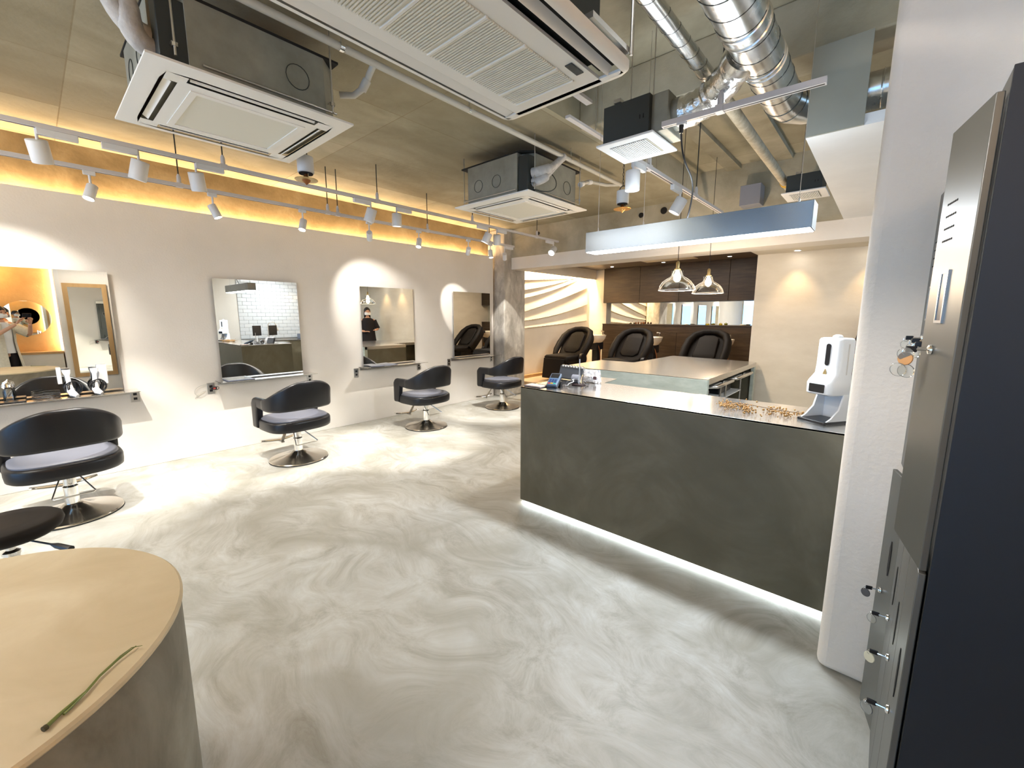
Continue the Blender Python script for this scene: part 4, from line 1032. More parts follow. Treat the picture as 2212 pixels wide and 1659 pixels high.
# conduit along the ceiling with its branches
t = thing('drain_pipe', 'long grey pipe running under the slab past both square cassettes', 'pipe', (-2.40, 2.4, 3.0))
obj('main_run', MB().tube([(-2.38, -1.5, 3.0), (-2.40, 1.2, 3.0), (-2.40, 4.55, 2.99)], 0.020, 14), 'pipe', t)
for y in (1.30, 2.25, 3.55):
    obj('clamp', MB().lathe([(0.023, -0.012), (0.023, 0.012)], (-2.40, y, 3.0), 16, axis=(0, 1, 0)), 'chrome', t)
    obj('hanger', rod(-2.40, y, 3.02, ZL, 0.004), 'steel', t)
obj('branch', MB().tube([(-2.40, 1.50, 3.0), (-2.46, 1.50, 2.96), (-2.50, 1.49, 2.90), (-2.56, 1.45, 2.86), (-2.60, 1.38, 2.85)], 0.018, 12), 'pipe', t, smooth=60)
obj('elbow', MB().tube([(-2.475, 1.495, 2.935), (-2.515, 1.48, 2.885)], 0.025, 12), 'pipe', t)
obj('branch', MB().tube([(-2.40, 4.53, 2.99), (-2.48, 4.36, 2.965), (-2.50, 4.10, 2.94), (-2.48, 3.95, 2.90), (-2.46, 3.84, 2.86)], 0.018, 12), 'pipe', t, smooth=60)
obj('elbow', MB().tube([(-2.50, 4.08, 2.935), (-2.49, 4.00, 2.915)], 0.025, 12), 'white_plastic', t)
obj('elbow', MB().tube([(-2.46, 3.86, 2.865), (-2.45, 3.80, 2.84)], 0.027, 12), 'white_plastic', t)

# ducts
def spiral(mb_pts_r, n, name, t, pitch=0.13, r=0.1):
    pass
t = thing('spiral_duct', 'wide spiral steel duct at upper right', 'duct', (-0.62, 2.0, 2.85))
obj('pipe', MB().tube([(-0.62, -1.0, 2.85), (-0.62, 3.10, 2.85)], 0.101, 40, caps=False), 'duct', t, smooth=60)
seam = [(-0.62 + 0.102 * math.cos(a), -0.98 + 4.0 * a / (2 * PI * 30), 2.85 + 0.102 * math.sin(a)) for a in [k * PI / 12 for k in range(24 * 30)]]
obj('spiral_seam', MB().tube(seam, 0.0016, 4), 'galv_dark', t)
for y in (2.22, 2.30, 2.62, 2.66):
    obj('joint_band', MB().lathe([(0.101, -0.006), (0.107, -0.003), (0.107, 0.003), (0.101, 0.006)], (-0.62, y, 2.85), 40, cap=False, axis=(0, 1, 0)), 'duct', t, smooth=60)
el = [(-0.62, 3.10, 2.85), (-0.615, 3.20, 2.85), (-0.59, 3.30, 2.85), (-0.53, 3.375, 2.85), (-0.44, 3.41, 2.85), (-0.34, 3.42, 2.85), (0.9, 3.42, 2.85)]
obj('elbow', MB().tube(el, 0.1012, 40, caps=False), 'duct', t, smooth=60)
for p, d in (((-0.617, 3.16, 2.85), (0.05, 1, 0)), ((-0.60, 3.27, 2.85), (0.3, 1, 0)), ((-0.50, 3.39, 2.85), (1, 0.5, 0)), ((-0.40, 3.415, 2.85), (1, 0.1, 0))):
    obj('joint_band', MB().lathe([(0.102, -0.004), (0.105, 0), (0.102, 0.004)], p, 40, cap=False, axis=d), 'galv_dark', t)
for x in (-0.10, -0.16):
    obj('joint_band', MB().lathe([(0.101, -0.006), (0.108, 0), (0.101, 0.006)], (x, 3.42, 2.85), 40, cap=False, axis=(1, 0, 0)), 'duct', t, smooth=60)
t = thing('foil_duct', 'crinkled foil hose joining the fan box to the wide duct', 'duct', (-0.9, 2.6, 2.75))
hose = bez((-1.06, 2.70, 2.735), (-0.90, 2.71, 2.735), (-0.82, 2.68, 2.79), (-0.655, 2.50, 2.85), 22)
random.seed(5)
obj('hose', MB().tube([(x, y, zz) for x, y, zz in hose], [0.086 + 0.004 * math.sin(i * 2.1) + random.uniform(-.002, .002) for i in range(len(hose))], 32, caps=False), 'foil', t, smooth=45)
obj('collar', MB().lathe([(0.096, -0.02), (0.096, 0.03)], (-0.69, 2.535, 2.838), 32, cap=False, axis=(0.6, -0.75, 0.2)), 'duct', t)
t = thing('spiral_duct', 'slim spiral duct turning into a lagged pipe, left of the wide duct', 'duct', (-0.915, 2.0, 2.90))
obj('pipe', MB().tube([(-0.915, -1.0, 2.90), (-0.915, 2.75, 2.90)], 0.040, 24), 'duct', t, smooth=60)
seam = [(-0.915 + 0.0405 * math.cos(a), -0.9 + 3.6 * a / (2 * PI * 28), 2.90 + 0.0405 * math.sin(a)) for a in [k * PI / 8 for k in range(16 * 28)]]
obj('spiral_seam', MB().tube(seam, 0.0012, 4), 'galv_dark', t)
obj('lagged_pipe', MB().tube([(-0.915, 2.75, 2.90), (-0.93, 4.2, 2.90), (-0.95, 5.95, 2.90)], 0.038, 20), 'wool', t, smooth=60)
obj('tape', MB().tube([(-0.948, 5.28, 2.90), (-0.949, 5.36, 2.90)], 0.0395, 20), 'yellow_tape', t)

# ventilation fans: steel box with a square white grille below
def fan(label, x0, x1, y0, y1, z, h, box=True):
    t = thing('ventilation_fan', label, 'fan', ((x0 + x1) / 2, (y0 + y1) / 2, z))
    obj('frame', MB().box(x0, y0, z, x1, y1, z + 0.014), 'white_plastic', t, bevel=0.005)
    w, d = (x1 - x0), (y1 - y0)
    obj('grille_bed', MB().box(x0 + w * .17, y0 + d * .17, z - 0.002, x1 - w * .17, y1 - d * .17, z), 'galv', t)
    g = MB(); n = 18
    for k in range(n):
        xx = x0 + w * .18 + k * w * .64 / n
        g.box(xx, y0 + d * .17, z - 0.006, xx + w * .020, y1 - d * .17, z - 0.001)
    obj('grille_slats', g, 'white_plastic', t, kind='stuff')
    obj('box', MB().box(x0 + w * .10, y0 + d * .06, z + 0.014, x1 - w * .10, y1 - d * .10, z + h), 'galv_dark', t, bevel=0.002)
    for dx in (0.35, 0.75):
        obj('hanger_rod', rod(x0 + w * dx, y0 + d * .5, z + h, ZH, 0.004), 'steel', t)
    obj('bracket', MB().box(x0 + w * .3, y0 + d * .02, z + h, x0 + w * .42, y0 + d * .3, z + h + 0.02), 'steel', t)
    obj('screw', MB().box(x1 - w * .26, y0 + d * .055, z + h * .45, x1 - w * .245, y0 + d * .06, z + h * .55).box(x1 - w * .20, y0 + d * .055, z + h * .45, x1 - w * .185, y0 + d * .06, z + h * .55), 'dark_slot', t)
    return t
f1 = fan('square ventilation fan fed by the foil hose, dark box above a white grille', -1.515, -1.14, 2.52, 2.91, 2.605, 0.23)
obj('outlet_collar', MB().box(-1.18, 2.58, 2.625, -1.08, 2.82, 2.835), 'galv', f1, bevel=0.004)
obj('outlet_sleeve', MB().lathe([(0.086, -0.02), (0.090, 0.05)], (-1.09, 2.70, 2.735), 32, cap=False, axis=(1, 0, 0)), 'galv', f1)
fan('small ventilation fan far away, above the right end of the strip pendant', -0.92, -0.56, 5.02, 5.40, 2.72, 0.17)
obj('duct_box', MB().box(-1.50, 5.85, 2.86, -1.28, 6.05, 3.09), mat('grey_steel', (0.24, 0.25, 0.29), 0.5), label='grey steel duct box fixed to the far beam', cat='box', bevel=0.003)

# ------------------------------------------------------------ track lighting
def track(label, pts, name='light_track', rods=(), ztop=ZL, w=0.034, h=0.03):
    t = thing(name, label, 'track', pts[0])
    p, q = Vector(pts[0]), Vector(pts[1]); d = (q - p).normalized(); s = d.cross(Vector((0, 0, 1)))
    c = (p + q) / 2
    obj('rail', MB().obox(c, d, s, (0, 0, 1), (q - p).length, w, h), 'track', t, bevel=0.002)
    obj('conductor_groove', MB().obox(c - Vector((0, 0, h / 2 + 0.0003)), d, s, (0, 0, 1), (q - p).length * 0.98, w * 0.3, 0.001), 'black', t)
    for f in rods:
        r = p + (q - p) * f
        obj('rod', rod(r.x, r.y, r.z + h / 2, ztop, 0.005), 'galv_dark', t)
        obj('rod_clamp', MB().lathe([(0.008, 0.075), (0.016, 0.055), (0.017, 0.0)], (r.x, r.y, r.z + h / 2), 12).box(r.x - 0.02, r.y - 0.025, r.z - h / 2 - 0.002, r.x + 0.02, r.y + 0.025, r.z + h / 2 + 0.004), 'track', t)
    return t
T1X, T1Z, T2X, T2Z = -4.17, 2.735, -4.63, 2.635
def fr_(y, a=-2.2, b=5.85): return (y - a) / (b - a)
track('upper light track parallel to the left wall, farther from it', ((T1X, -2.2, T1Z), (T1X, 5.85, T1Z)), rods=[fr_(y) for y in (-0.35, 1.18, 2.57, 3.94, 5.29)])
def fr2(y, a=-2.2, b=5.28): return (y - a) / (b - a)
track('lower light track parallel to the left wall, nearer to it', ((T2X, -2.2, T2Z), (T2X, 5.28, T2Z)), rods=[fr2(y) for y in (-0.6, 0.97, 2.25, 2.36, 3.57, 4.72)])
track('short light track crossing below the spiral ducts', ((-1.10, 2.56, 2.64), (-0.33, 2.60, 2.64)), rods=(0.40,), ztop=ZH)
track('light track behind the fan, running toward the far beam', ((-1.50, 2.95, 2.67), (-1.50, 5.2, 2.67)), rods=(0.15, 0.62), ztop=ZH)

def head(label, hp, target, tz, big=True, lit=True, power=0, adapter=0, deg=36, group='spot heads on the tracks', color=NEUT):
    """cylindrical track spot: stem from the track at hp, head aimed at target; adapter = +-1 puts a driver box along the track"""
    x, y, z = hp
    t = thing('track_spotlight', label, 'spotlight', (x, y, z), group=group)
    L, R = (0.135, 0.052) if big else (0.115, 0.034)
    drop = 0.10 if big else 0.12
    if adapter:
        obj('driver_box', MB().box(x - 0.017, min(y, y + adapter * 0.19) , z - 0.055, x + 0.017, max(y, y + adapter * 0.19), z - 0.015), 'spot_white', t, bevel=0.003)
    else:
        obj('adapter', MB().box(x - 0.014, y - 0.035, z - 0.045, x + 0.014, y + 0.035, z - 0.015), 'spot_white', t, bevel=0.003)
    jt = Vector((x, y, z - 0.02 - drop))
    obj('stem', MB().tube([(x, y, z - 0.02), tuple(jt)], 0.008, 10), 'spot_white', t)
    d = (Vector(target) - jt).normalized()
    side = d.cross(Vector((0, 0, 1)))
    if side.length < 0.05: side = Vector((1, 0, 0))
    side.normalize()
    off = side.cross(d) * (0 if abs(d.z) > 0.95 else 0.0)
    c0_ = jt - d * (L * 0.30) + Vector((0, 0, -R * (1 - abs(d.z)) * 0.9 - 0.006)) 
    prof = [(R * 0.93, 0), (R, 0.004), (R, L - 0.004), (R * 0.97, L), (R * 0.86, L - 0.004), (R * 0.84, L - 0.012)]
    obj('head', MB().lathe(prof, c0_, 32, cap=True, axis=d), 'spot_white', t, smooth=50)
    obj('lens', MB().lathe([(R * 0.84, L - 0.010), (R * 0.84, L - 0.006)], c0_, 28, axis=d), 'lens_on' if lit else 'lens_off', t)
    obj('yoke', MB().lathe([(0.013, -0.012), (0.013, 0.012)], jt, 16, axis=side), 'spot_white', t)
    if power:
        p = c0_ + d * (L + 0.015)
        spot('track_beam', tuple(p), target, power, color, deg if deg < 36 or big else 64, 0.35 if deg < 36 else 0.6, 0.014)
    return t
W = XL
# upper track (big heads)
head('big white spot at upper left, first on the upper track, tilted to the wall', (T1X, 0.16, T1Z), (-5.25, 0.55, 0.0), T1Z, True, False, 75, 1, 50)
head('big white spot with a faintly lit rim, second on the upper track', (T1X, 0.65, T1Z), (-4.75, 0.10, 0.0), T1Z, True, False, 75, -1, 50)
head('big white spot with a driver box to its right, third on the upper track', (T1X, 0.99, T1Z), (-4.9, 1.45, 0.0), T1Z, True, False, 75, 1, 50)
head('big white spot fourth on the upper track, above the third mirror', (T1X, 2.49, T1Z), (-5.0, 1.95, 0.0), T1Z, True, False, 65, -1, 50)
head('big white spot hanging straight down, fifth on the upper track', (T1X, 2.80, T1Z), (-4.3, 2.85, 0.0), T1Z, True, False, 110, 1, 50)
head('big lit spot with a driver box to its left, before the column', (T1X, 4.22, T1Z), (-4.9, 3.7, 0.8), T1Z, True, True, 52, -1, 50)
head('big white spot beside the lit one, tilted toward the column', (T1X, 4.40, T1Z), (-4.6, 4.9, 0.5), T1Z, True, False, 110, 1, 50)
head('white spot glaring at us at the far end of the upper track', (T1X, 5.72, T1Z), (-3.9, 4.3, 1.4), T1Z, True, True, 25, -1, 50)
# lower track (slim heads)
head('slim lit spot first on the lower track, at the left', (T2X, 0.42, T2Z), (-4.15, -0.25, 0.5), T2Z, False, True, 15, 0)
head('slim lit spot pointing right, second on the lower track', (T2X, 1.20, T2Z), (-4.25, 1.95, 0.5), T2Z, False, True, 15, 0)
head('slim lit spot third on the lower track, over the gap before the third mirror', (T2X, 1.98, T2Z), (-4.15, 1.35, 0.5), T2Z, False, True, 15, 0)
head('slim spot fourth on the lower track, below the big fourth spot', (T2X, 2.73, T2Z), (W, 3.30, 1.7), T2Z, False, False, 26, 0)
head('slim lit spot fifth on the lower track', (T2X, 3.43, T2Z), (-4.15, 2.75, 0.5), T2Z, False, True, 15, 0)
head('slim spot sixth on the lower track, seen against the glow', (T2X, 4.29, T2Z), (W, 4.90, 1.7), T2Z, False, False, 24, 0, 34)
head('slim lit spot seventh on the lower track, near the column', (T2X, 4.74, T2Z), (-4.25, 4.75, 0.5), T2Z, False, True, 15, 0)
head('slim spot at the end of the lower track, washing the column', (T2X, 5.06, T2Z), (-5.37, 5.92, 1.5), T2Z, False, False, 34, 1, 24)
# right-hand track
head('white spot hanging right below the fan grille', (-1.50, 3.02, 2.67), (-1.50, 3.05, 0.0), 2.67, True, False, 25, 1, 50)
head('white spot tilted left, above the strip pendant', (-1.50, 3.95, 2.67), (-2.3, 3.55, 0.9), 2.67, True, False, 25, -1, 50)

# hanging deodoriser lamps: white cylinder over a copper disc
for (x, y, z), lab, lit in (((-3.34, 1.475, 2.50), 'white cylinder with a dull brass disc, hanging beside the left cassette', 'brass'),
                            ((-1.985, 3.81, 2.50), 'white cylinder with an orange disc, hanging left of the right-hand spots', 'copper')):
    t = thing('hanging_diffuser', lab, 'pendant', (x, y, z), group='white hanging cylinders with metal discs')
    obj('cylinder', MB().lathe([(0.050, 0.085), (0.056, 0.088), (0.057, 0.195), (0.052, 0.20)], (x, y, z), 32), 'spot_white', t, smooth=40)
    obj('cap', MB().lathe([(0.048, 0.078), (0.048, 0.086)], (x, y, z), 32), 'dark_slot', t)
    obj('upper_cone', MB().lathe([(0.032, 0.040), (0.018, 0.062), (0.010, 0.08)], (x, y, z), 24), 'rust', t)
    obj('disc', MB().lathe([(0.030, 0.036), (0.078, 0.036), (0.080, 0.038), (0.078, 0.041), (0.03, 0.041)], (x, y, z), 40), lit, t)
    obj('lower_cone', MB().lathe([(0.001, 0.002), (0.010, 0.012), (0.028, 0.030), (0.030, 0.036)], (x, y, z), 24), 'rust' if lit == 'brass' else 'copper', t)
    for s in (-1, 1):
        obj('wire', MB().tube([(x + s * 0.036, y, z + 0.04), (x + s * 0.036, y, z + 0.09)], 0.0015, 6), 'brass', t)
    obj('handle', MB().tube([(x + 0.035 * math.cos(a), y, z + 0.20 + 0.045 * math.sin(a)) for a in [PI * k / 10 for k in range(11)]], 0.004, 8), 'black', t)
    n = int((3.10 - z - 0.245) / 0.03)
    ch = MB()
    for k in range(n + 1):
        zz = z + 0.255 + k * 0.03
        ax = (1, 0) if k % 2 else (0, 1)
        ch.tube([(x + ax[0] * 0.008 * math.cos(a), y + ax[1] * 0.008 * math.cos(a), zz + 0.018 * math.sin(a)) for a in [2 * PI * g / 8 for g in range(8)]], 0.0025, 4, close=True)
    obj('chain', ch, 'black', t)

# linear pendant over the desk
t = thing('strip_pendant', 'long brushed steel strip pendant glowing underneath, above the desk', 'pendant', (-1.07, 2.92, 2.02))
xa, xb, ya, yb, za, zb = -1.78, -0.364, 2.855, 3.0, 2.02, 2.165
obj('housing', MB().box(xa, ya, za + 0.004, xb, yb, zb), brushed('blue_steel', (0.24, 0.27, 0.30), 0.2, 0.6, (0, 0, 1)), t, bevel=0.0015)
obj('end_cap', MB().box(xb, ya, za + 0.004, xb + 0.002, yb, zb), mat('satin_steel', (0.62, 0.66, 0.68), 0.5, 0.4), t)
obj('diffuser', MB().box(xa + 0.006, ya + 0.006, za - 0.001, xb - 0.006, yb - 0.006, za + 0.004), 'led_lamp', t)
for x in (xa + 0.06, -1.36, xb - 0.08):
    obj('suspension_wire', rod(x, 2.93, zb, ZH, 0.0016), 'steel', t)
    obj('wire_grip', MB().lathe([(0.006, 0), (0.006, 0.03), (0.002, 0.04)], (x, 2.93, zb), 10), 'steel', t)
pc = bez((-0.99, 2.565, 2.615), (-1.00, 2.60, 2.30), (-0.95, 2.85, 2.50), (-1.06, 2.93, 2.165), 24)
obj('power_cord', MB().tube(pc, 0.005, 8), 'black', t)
obj('cord_plug', MB().lathe([(0.010, 0), (0.014, 0.05), (0.012, 0.06)], (-0.99, 2.565, 2.57), 14), 'black', t)
obj('cord_plug_adapter', MB().box(-1.015, 2.55, 2.612, -0.965, 2.582, 2.632), 'spot_white', t, bevel=0.003)

# glass pendants over the island
def gpend(x, y, z, label):
    t = thing('glass_pendant', label, 'pendant', (x, y, z), group='clear glass pendants over the island')
    prof = [(0.178, 0.0), (0.176, 0.012), (0.165, 0.045), (0.14, 0.085), (0.10, 0.115), (0.066, 0.135), (0.055, 0.15), (0.055, 0.195), (0.030, 0.205)]
    back = [(r - 0.0025, h + 0.001) for r, h in prof]
    obj('shade', MB().lathe(prof, (x, y, z), 48, cap=False), 'glass', t, smooth=70)
    obj('rim', MB().lathe([(0.176, -0.003), (0.180, 0.0), (0.178, 0.004), (0.174, 0.002), (0.176, -0.003)], (x, y, z), 48, cap=False), mat('glass_rim', (0.9, 0.88, 0.84), 0.1, trans=0.4), t)
    obj('collar', MB().lathe([(0.030, 0.20), (0.030, 0.212), (0.018, 0.216), (0.018, 0.275), (0.008, 0.29)], (x, y, z), 24), 'brass', t)
    obj('bulb', MB().lathe([(0.012, 0.20), (0.016, 0.18), (0.030, 0.15), (0.036, 0.125), (0.030, 0.10), (0.012, 0.085), (0.001, 0.083)], (x, y, z), 24, cap=False), 'bulb', t, smooth=60)
    obj('cord', rod(x, y, z + 0.285, ZH, 0.003), 'black', t)
    point('pendant_glow', (x, y, z + 0.06), 12, (1.0, 0.78, 0.56), 0.04)
gpend(-1.66, 4.42, 1.805, 'nearer clear glass pendant with a glowing bulb, hanging at the left of the pair')
gpend(-1.67, 5.45, 1.815, 'farther clear glass pendant with a glowing bulb, hanging at the right of the pair')
# steel channel beside the beam, and pipes under the high slab
t = thing('strut_channel', 'pale steel channel hung beside the low slab edge', 'channel', (-1.93, 3.6, 2.98))
obj('channel', MB().obox((-1.93, 4.4, 3.0), (0, 1, 0), (1, 0, 0), (0, 0, 1), 3.2, 0.04, 0.02), 'track', t)
for y in (3.2, 4.4, 5.6):
    obj('rod', rod(-1.93, y, 3.01, ZH, 0.004), 'steel', t)
t = thing('strut_channel', 'short pale channel right of the long cassette, above the fan', 'channel', (-1.63, 2.1, 2.9))
obj('channel', MB().obox((-1.62, 2.15, 2.93), (0, 1, 0), (1, 0, 0), (0, 0, 1), 0.9, 0.045, 0.02), 'track', t)
for y in (1.85, 2.45):
    obj('rod', rod(-1.62, y, 2.94, ZH, 0.004), 'steel', t)

# ============================================================ SHAMPOO CHAIRS AND BASINS (alcove floor at 0.2)
def shampoo_chair(label):
    """faces -y (towards us), head end at +y; local origin on the floor under the seat"""
    t = thing('shampoo_chair', label, 'chair', (0, 0, 0), 0, 'brown shampoo chairs in the alcove')
    def ringel(c, w, th, nrm_y, nrm_z, n=20):
        out = []
        for px, pz in rrect(w, th, min(w, th) * 0.42, 4):
            out.append((px, c[0] + pz * nrm_y, c[1] + pz * nrm_z))
        return out
    # bucket back: shell wider than the inner pad, sloping up and back
    R = []
    for k in range(13):
        u = k / 12
        y = 0.10 + 0.50 * u; z = 0.42 + 0.58 * u
        w = 0.62 + 0.10 * math.sin(u * PI * 0.8) - 0.26 * max(0, (u - 0.6) / 0.4) ** 2.2
        R.append(ringel((y, z), w, 0.20 - 0.08 * u, 0.75, -0.66))
    obj('backrest', MB().rings(R), 'brown_vinyl', t, world=False, smooth=60)
    for s in (-1, 1):                                 # raised side wings make the tub
        pts = [(s * 0.33, -0.02, 0.50), (s * 0.35, 0.06, 0.60), (s * 0.355, 0.20, 0.74), (s * 0.335, 0.33, 0.88), (s * 0.27, 0.45, 0.985), (s * 0.14, 0.51, 1.04), (0, 0.525, 1.05)]
        obj('side_roll', MB().tube(pts, [0.05, 0.065, 0.07, 0.068, 0.062, 0.056, 0.055], 14), 'brown_vinyl', t, world=False, smooth=60)
    R = []
    for k in range(9):
        u = k / 8
        y = 0.085 + 0.36 * u; z = 0.56 + 0.42 * u
        w = 0.40 - 0.06 * u - (0.16 if k in (0, 8) else 0)
        R.append(ringel((y, z), w, 0.05 if k not in (0, 8) else 0.02, 0.75, -0.66))
    obj('back_pad', MB().rings(R), 'brown_vinyl', t, world=False, smooth=60)
    obj('seat', MB().rings([[(px, py - 0.18, z) for px, py in rrect(w, d, 0.06, 4)] for z, w, d in ((0.38, 0.56, 0.56), (0.40, 0.60, 0.60), (0.49, 0.60, 0.60), (0.52, 0.55, 0.55))]), 'brown_vinyl', t, world=False, smooth=60)
    obj('leg_rest', MB().rings([[(px, -0.50 - 0.10 * u + py * 0.4, 0.46 - 0.40 * u) for px, py in rrect(0.52 - 0.06 * u, 0.16, 0.05, 3)] for u in (0, 0.1, 0.3, 0.5, 0.7, 0.9, 1.0)]), 'brown_vinyl', t, world=False, smooth=60)
    obj('pedestal', MB().box(-0.17, -0.20, 0.0, 0.17, 0.30, 0.38), 'black', t, world=False, bevel=0.02)
    obj('arm_hub', MB().lathe([(0.12, -0.03), (0.125, 0.0), (0.12, 0.03)], (0.37, 0.0, 0.44), 24, axis=(1, 0, 0)), 'black', t, world=False)
    return t
def basin(label):
    t = thing('shampoo_basin', label, 'basin', (0, 0, 0), 0, 'white shampoo basins on black stands')
    rg = []
    for z, w, d in ((0.70, 0.22, 0.24), (0.73, 0.34, 0.38), (0.80, 0.43, 0.50), (0.875, 0.47, 0.56), (0.89, 0.475, 0.565), (0.89, 0.44, 0.52), (0.80, 0.36, 0.42), (0.76, 0.2, 0.22)):
        rg.append([(px, py, z) for px, py in rrect(w, d, min(w, d) * 0.42, 5)])
    obj('bowl', MB().rings(rg), 'bowl', t, world=False, smooth=60)
    obj('neck_rest', MB().box(-0.10, -0.31, 0.85, 0.10, -0.26, 0.91), 'black', t, world=False, bevel=0.02)
    obj('tap', MB().tube([(0.12, 0.22, 0.88), (0.12, 0.22, 0.97), (0.09, 0.14, 0.98)], 0.014, 10), 'chrome', t, world=False)
    obj('stand', MB().box(-0.14, -0.12, 0.55, 0.14, 0.18, 0.72).box(-0.05, -0.02, 0.0, 0.10, 0.14, 0.55), 'black', t, world=False, bevel=0.01)
    obj('hose', MB().tube(bez((0.13, -0.05, 0.66), (0.24, -0.06, 0.45), (0.20, -0.04, 0.15), (0.10, 0.0, 0.06), 12), 0.009, 8), 'rust', t, world=False)
    return t
sc_ = shampoo_chair('brown shampoo chair on the left, beside the rippled wall'); bs = basin('white shampoo basin left of the walnut ledge')
sc_.location = (-5.12, 7.62, 0.2); bs.location = (-5.17, 8.80, 0.2)
dup(sc_, (-3.79, 7.66, 0.2), 0, 'brown shampoo chair in the middle of the alcove'); dup(bs, (-3.81, 8.80, 0.2), 0, 'white shampoo basin between the middle and right chairs')
r_ = dup(sc_, (-2.42, 7.78, 0.2), 0, 'shampoo chair on the right, seen head on above the island'); dup(bs, (-2.42, 8.86, 0.2), 0, 'rightmost white shampoo basin, near the cream wall')
# little things on the walnut ledge
for k, (x, h, r, m) in enumerate(((-4.82, 0.03, 0.03, 'tag_white'), (-4.72, 0.035, 0.03, 'tag_white'), (-4.50, 0.05, 0.02, 'rust'), (-4.44, 0.055, 0.02, 'rust'), (-4.37, 0.05, 0.02, 'rust'), (-4.30, 0.045, 0.02, 'rust'), (-3.32, 0.02, 0.05, 'tag_white'), (-2.88, 0.04, 0.04, 'amber'), (-2.62, 0.05, 0.035, 'amber'), (-2.20, 0.03, 0.06, 'tag_white'))):
    lab = ['low ivory dish at the left on the walnut ledge', 'ivory dish second from the left on the walnut ledge', 'leftmost of four small dark bottles on the walnut ledge', 'second from the left of four small dark bottles on the walnut ledge', 'third from the left of four small dark bottles on the walnut ledge', 'rightmost of four small dark bottles on the walnut ledge',
           'flat pale dish in the middle of the ledge', 'small amber bowl on the ledge, left of the other', 'small amber pot on the ledge, right of the other', 'pale dish at the right end of the ledge'][k]
    c = MB().lathe([(r * .8, 0), (r, h * .3), (r, h * .7), (r * .5, h * .85), (r * .4, h)], (x, 9.55, 1.345), 16)
    obj('bottle' if m == 'rust' else 'dish', c, m, label=lab, cat='bottle' if m == 'rust' else 'dish', group='small dark bottles on the walnut ledge' if m == 'rust' else 'dishes on the walnut ledge')

# ============================================================ KITCHEN CORNER (seen in the second mirror)
t = thing('kitchen_counter', 'dark mortar counter under the white tiles, seen in the second mirror', 'counter', (1.2, 4.9, 0))
obj('body', MB().box(0.92, 3.3, 0.0, 1.50, 6.80, 0.86), 'desk', t)
obj('worktop', MB().box(0.90, 3.28, 0.86, 1.51, 6.80, 0.89), 'steel_top', t)
t = thing('kitchen_tap', 'tall curved steel tap in front of the white tiles, seen in the second mirror', 'tap', (1.25, 4.18, 0.89))
obj('base', MB().lathe([(0.025, 0), (0.025, 0.05), (0.016, 0.06)], (1.25, 4.18, 0.89), 16), 'steel', t)
obj('spout', MB().tube([(1.25, 4.18, 0.94), (1.25, 4.18, 1.26)] + [(1.25, 4.28 - 0.10 * math.cos(a), 1.26 + 0.10 * math.sin(a)) for a in [PI * k / 10 for k in range(1, 9)]] + [(1.25, 4.40, 1.19)], 0.013, 12), 'steel', t, smooth=60)
obj('spray_head', MB().tube([(1.25, 4.395, 1.20), (1.25, 4.42, 1.12)], [0.017, 0.022], 12), 'steel', t)
for (x, y, z, sx, sy, sz, m, nm, lab, cat) in ((1.2, 5.3, 0.89, 0.22, 0.30, 0.11, 'cover', 'storage_box', 'slate blue box on the kitchen counter, seen in the second mirror', 'box'),
        (-1.35, 3.0, 0.985, 0.14, 0.18, 0.05, 'black', 'printer', 'low black printer on the desk, seen in the second mirror', 'printer')):
    pass
obj('storage_box', MB().box(1.06, 4.95, 0.89, 1.36, 5.35, 1.03), 'cover', label='slate blue box on the kitchen counter, seen in the second mirror', cat='box', bevel=0.01)
for x, y, lab in ((0.35, 3.62, 'left one of two black screens in front of the tiles, seen in the second mirror'), (0.35, 3.98, 'right one of two black screens in front of the tiles, seen in the second mirror')):
    t = thing('tablet_stand', lab, 'screen', (x, y, 0.86), group='screens on the back counter')
    obj('screen', MB().obox((x, y, 1.17), (0.2, 1, 0), (0, 0, 1), (1, -0.2, 0), 0.20, 0.24, 0.015), 'black', t)
    obj('post', rod(x + 0.02, y, 0.88, 1.08, 0.012), 'white_plastic', t)
    obj('foot', MB().lathe([(0.07, 0), (0.07, 0.01)], (x + 0.02, y, 0.87), 20), 'white_plastic', t)
t = thing('counter_cabinet', 'white cabinet behind the reception desk, seen in the second mirror', 'cabinet', (0.5, 3.8, 0))
obj('body', MB().box(0.20, 3.40, 0.0, 0.60, 4.30, 0.85), 'white_plastic', t, bevel=0.004)
obj('top', MB().box(0.19, 3.39, 0.85, 0.61, 4.31, 0.87), 'steel_top', t)
# framed mirror and round mirror on the entrance side, seen in the nearest mirror
t = thing('framed_mirror', 'tall oak framed mirror seen in the nearest styling mirror', 'mirror', (0.58, 0.78, 0.35))
obj('frame', MB().box(0.565, 0.46, 0.35, 0.60, 0.53, 2.14).box(0.565, 1.00, 0.35, 0.60, 1.07, 2.14).box(0.565, 0.53, 2.07, 0.60, 1.00, 2.14).box(0.565, 0.53, 0.35, 0.60, 1.00, 0.42), 'oak', t)
obj('glass', MB().box(0.58, 0.53, 0.42, 0.585, 1.00, 2.07), 'mirror', t)
t = thing('round_mirror', 'round mirror on the ochre wall, seen in the nearest styling mirror', 'mirror', (1.28, -0.05, 1.1))
obj('glass', MB().lathe([(0.33, 0), (0.335, 0.006), (0.33, 0.012)], (1.295, -0.05, 1.48), 48, axis=(-1, 0, 0)), 'mirror', t)
t = thing('wash_counter', 'cream wash counter below the round mirror, seen in the nearest styling mirror', 'counter', (1.1, -0.6, 0))
obj('body', MB().box(0.95, -2.0, 0.0, 1.295, 0.36, 0.80), 'cream', t)
obj('top', MB().box(0.93, -2.02, 0.80, 1.295, 0.37, 0.84), 'oak', t)
point('wash_glow', (0.9, -0.5, 2.4), 8, (1.0, 0.62, 0.28), 0.1)
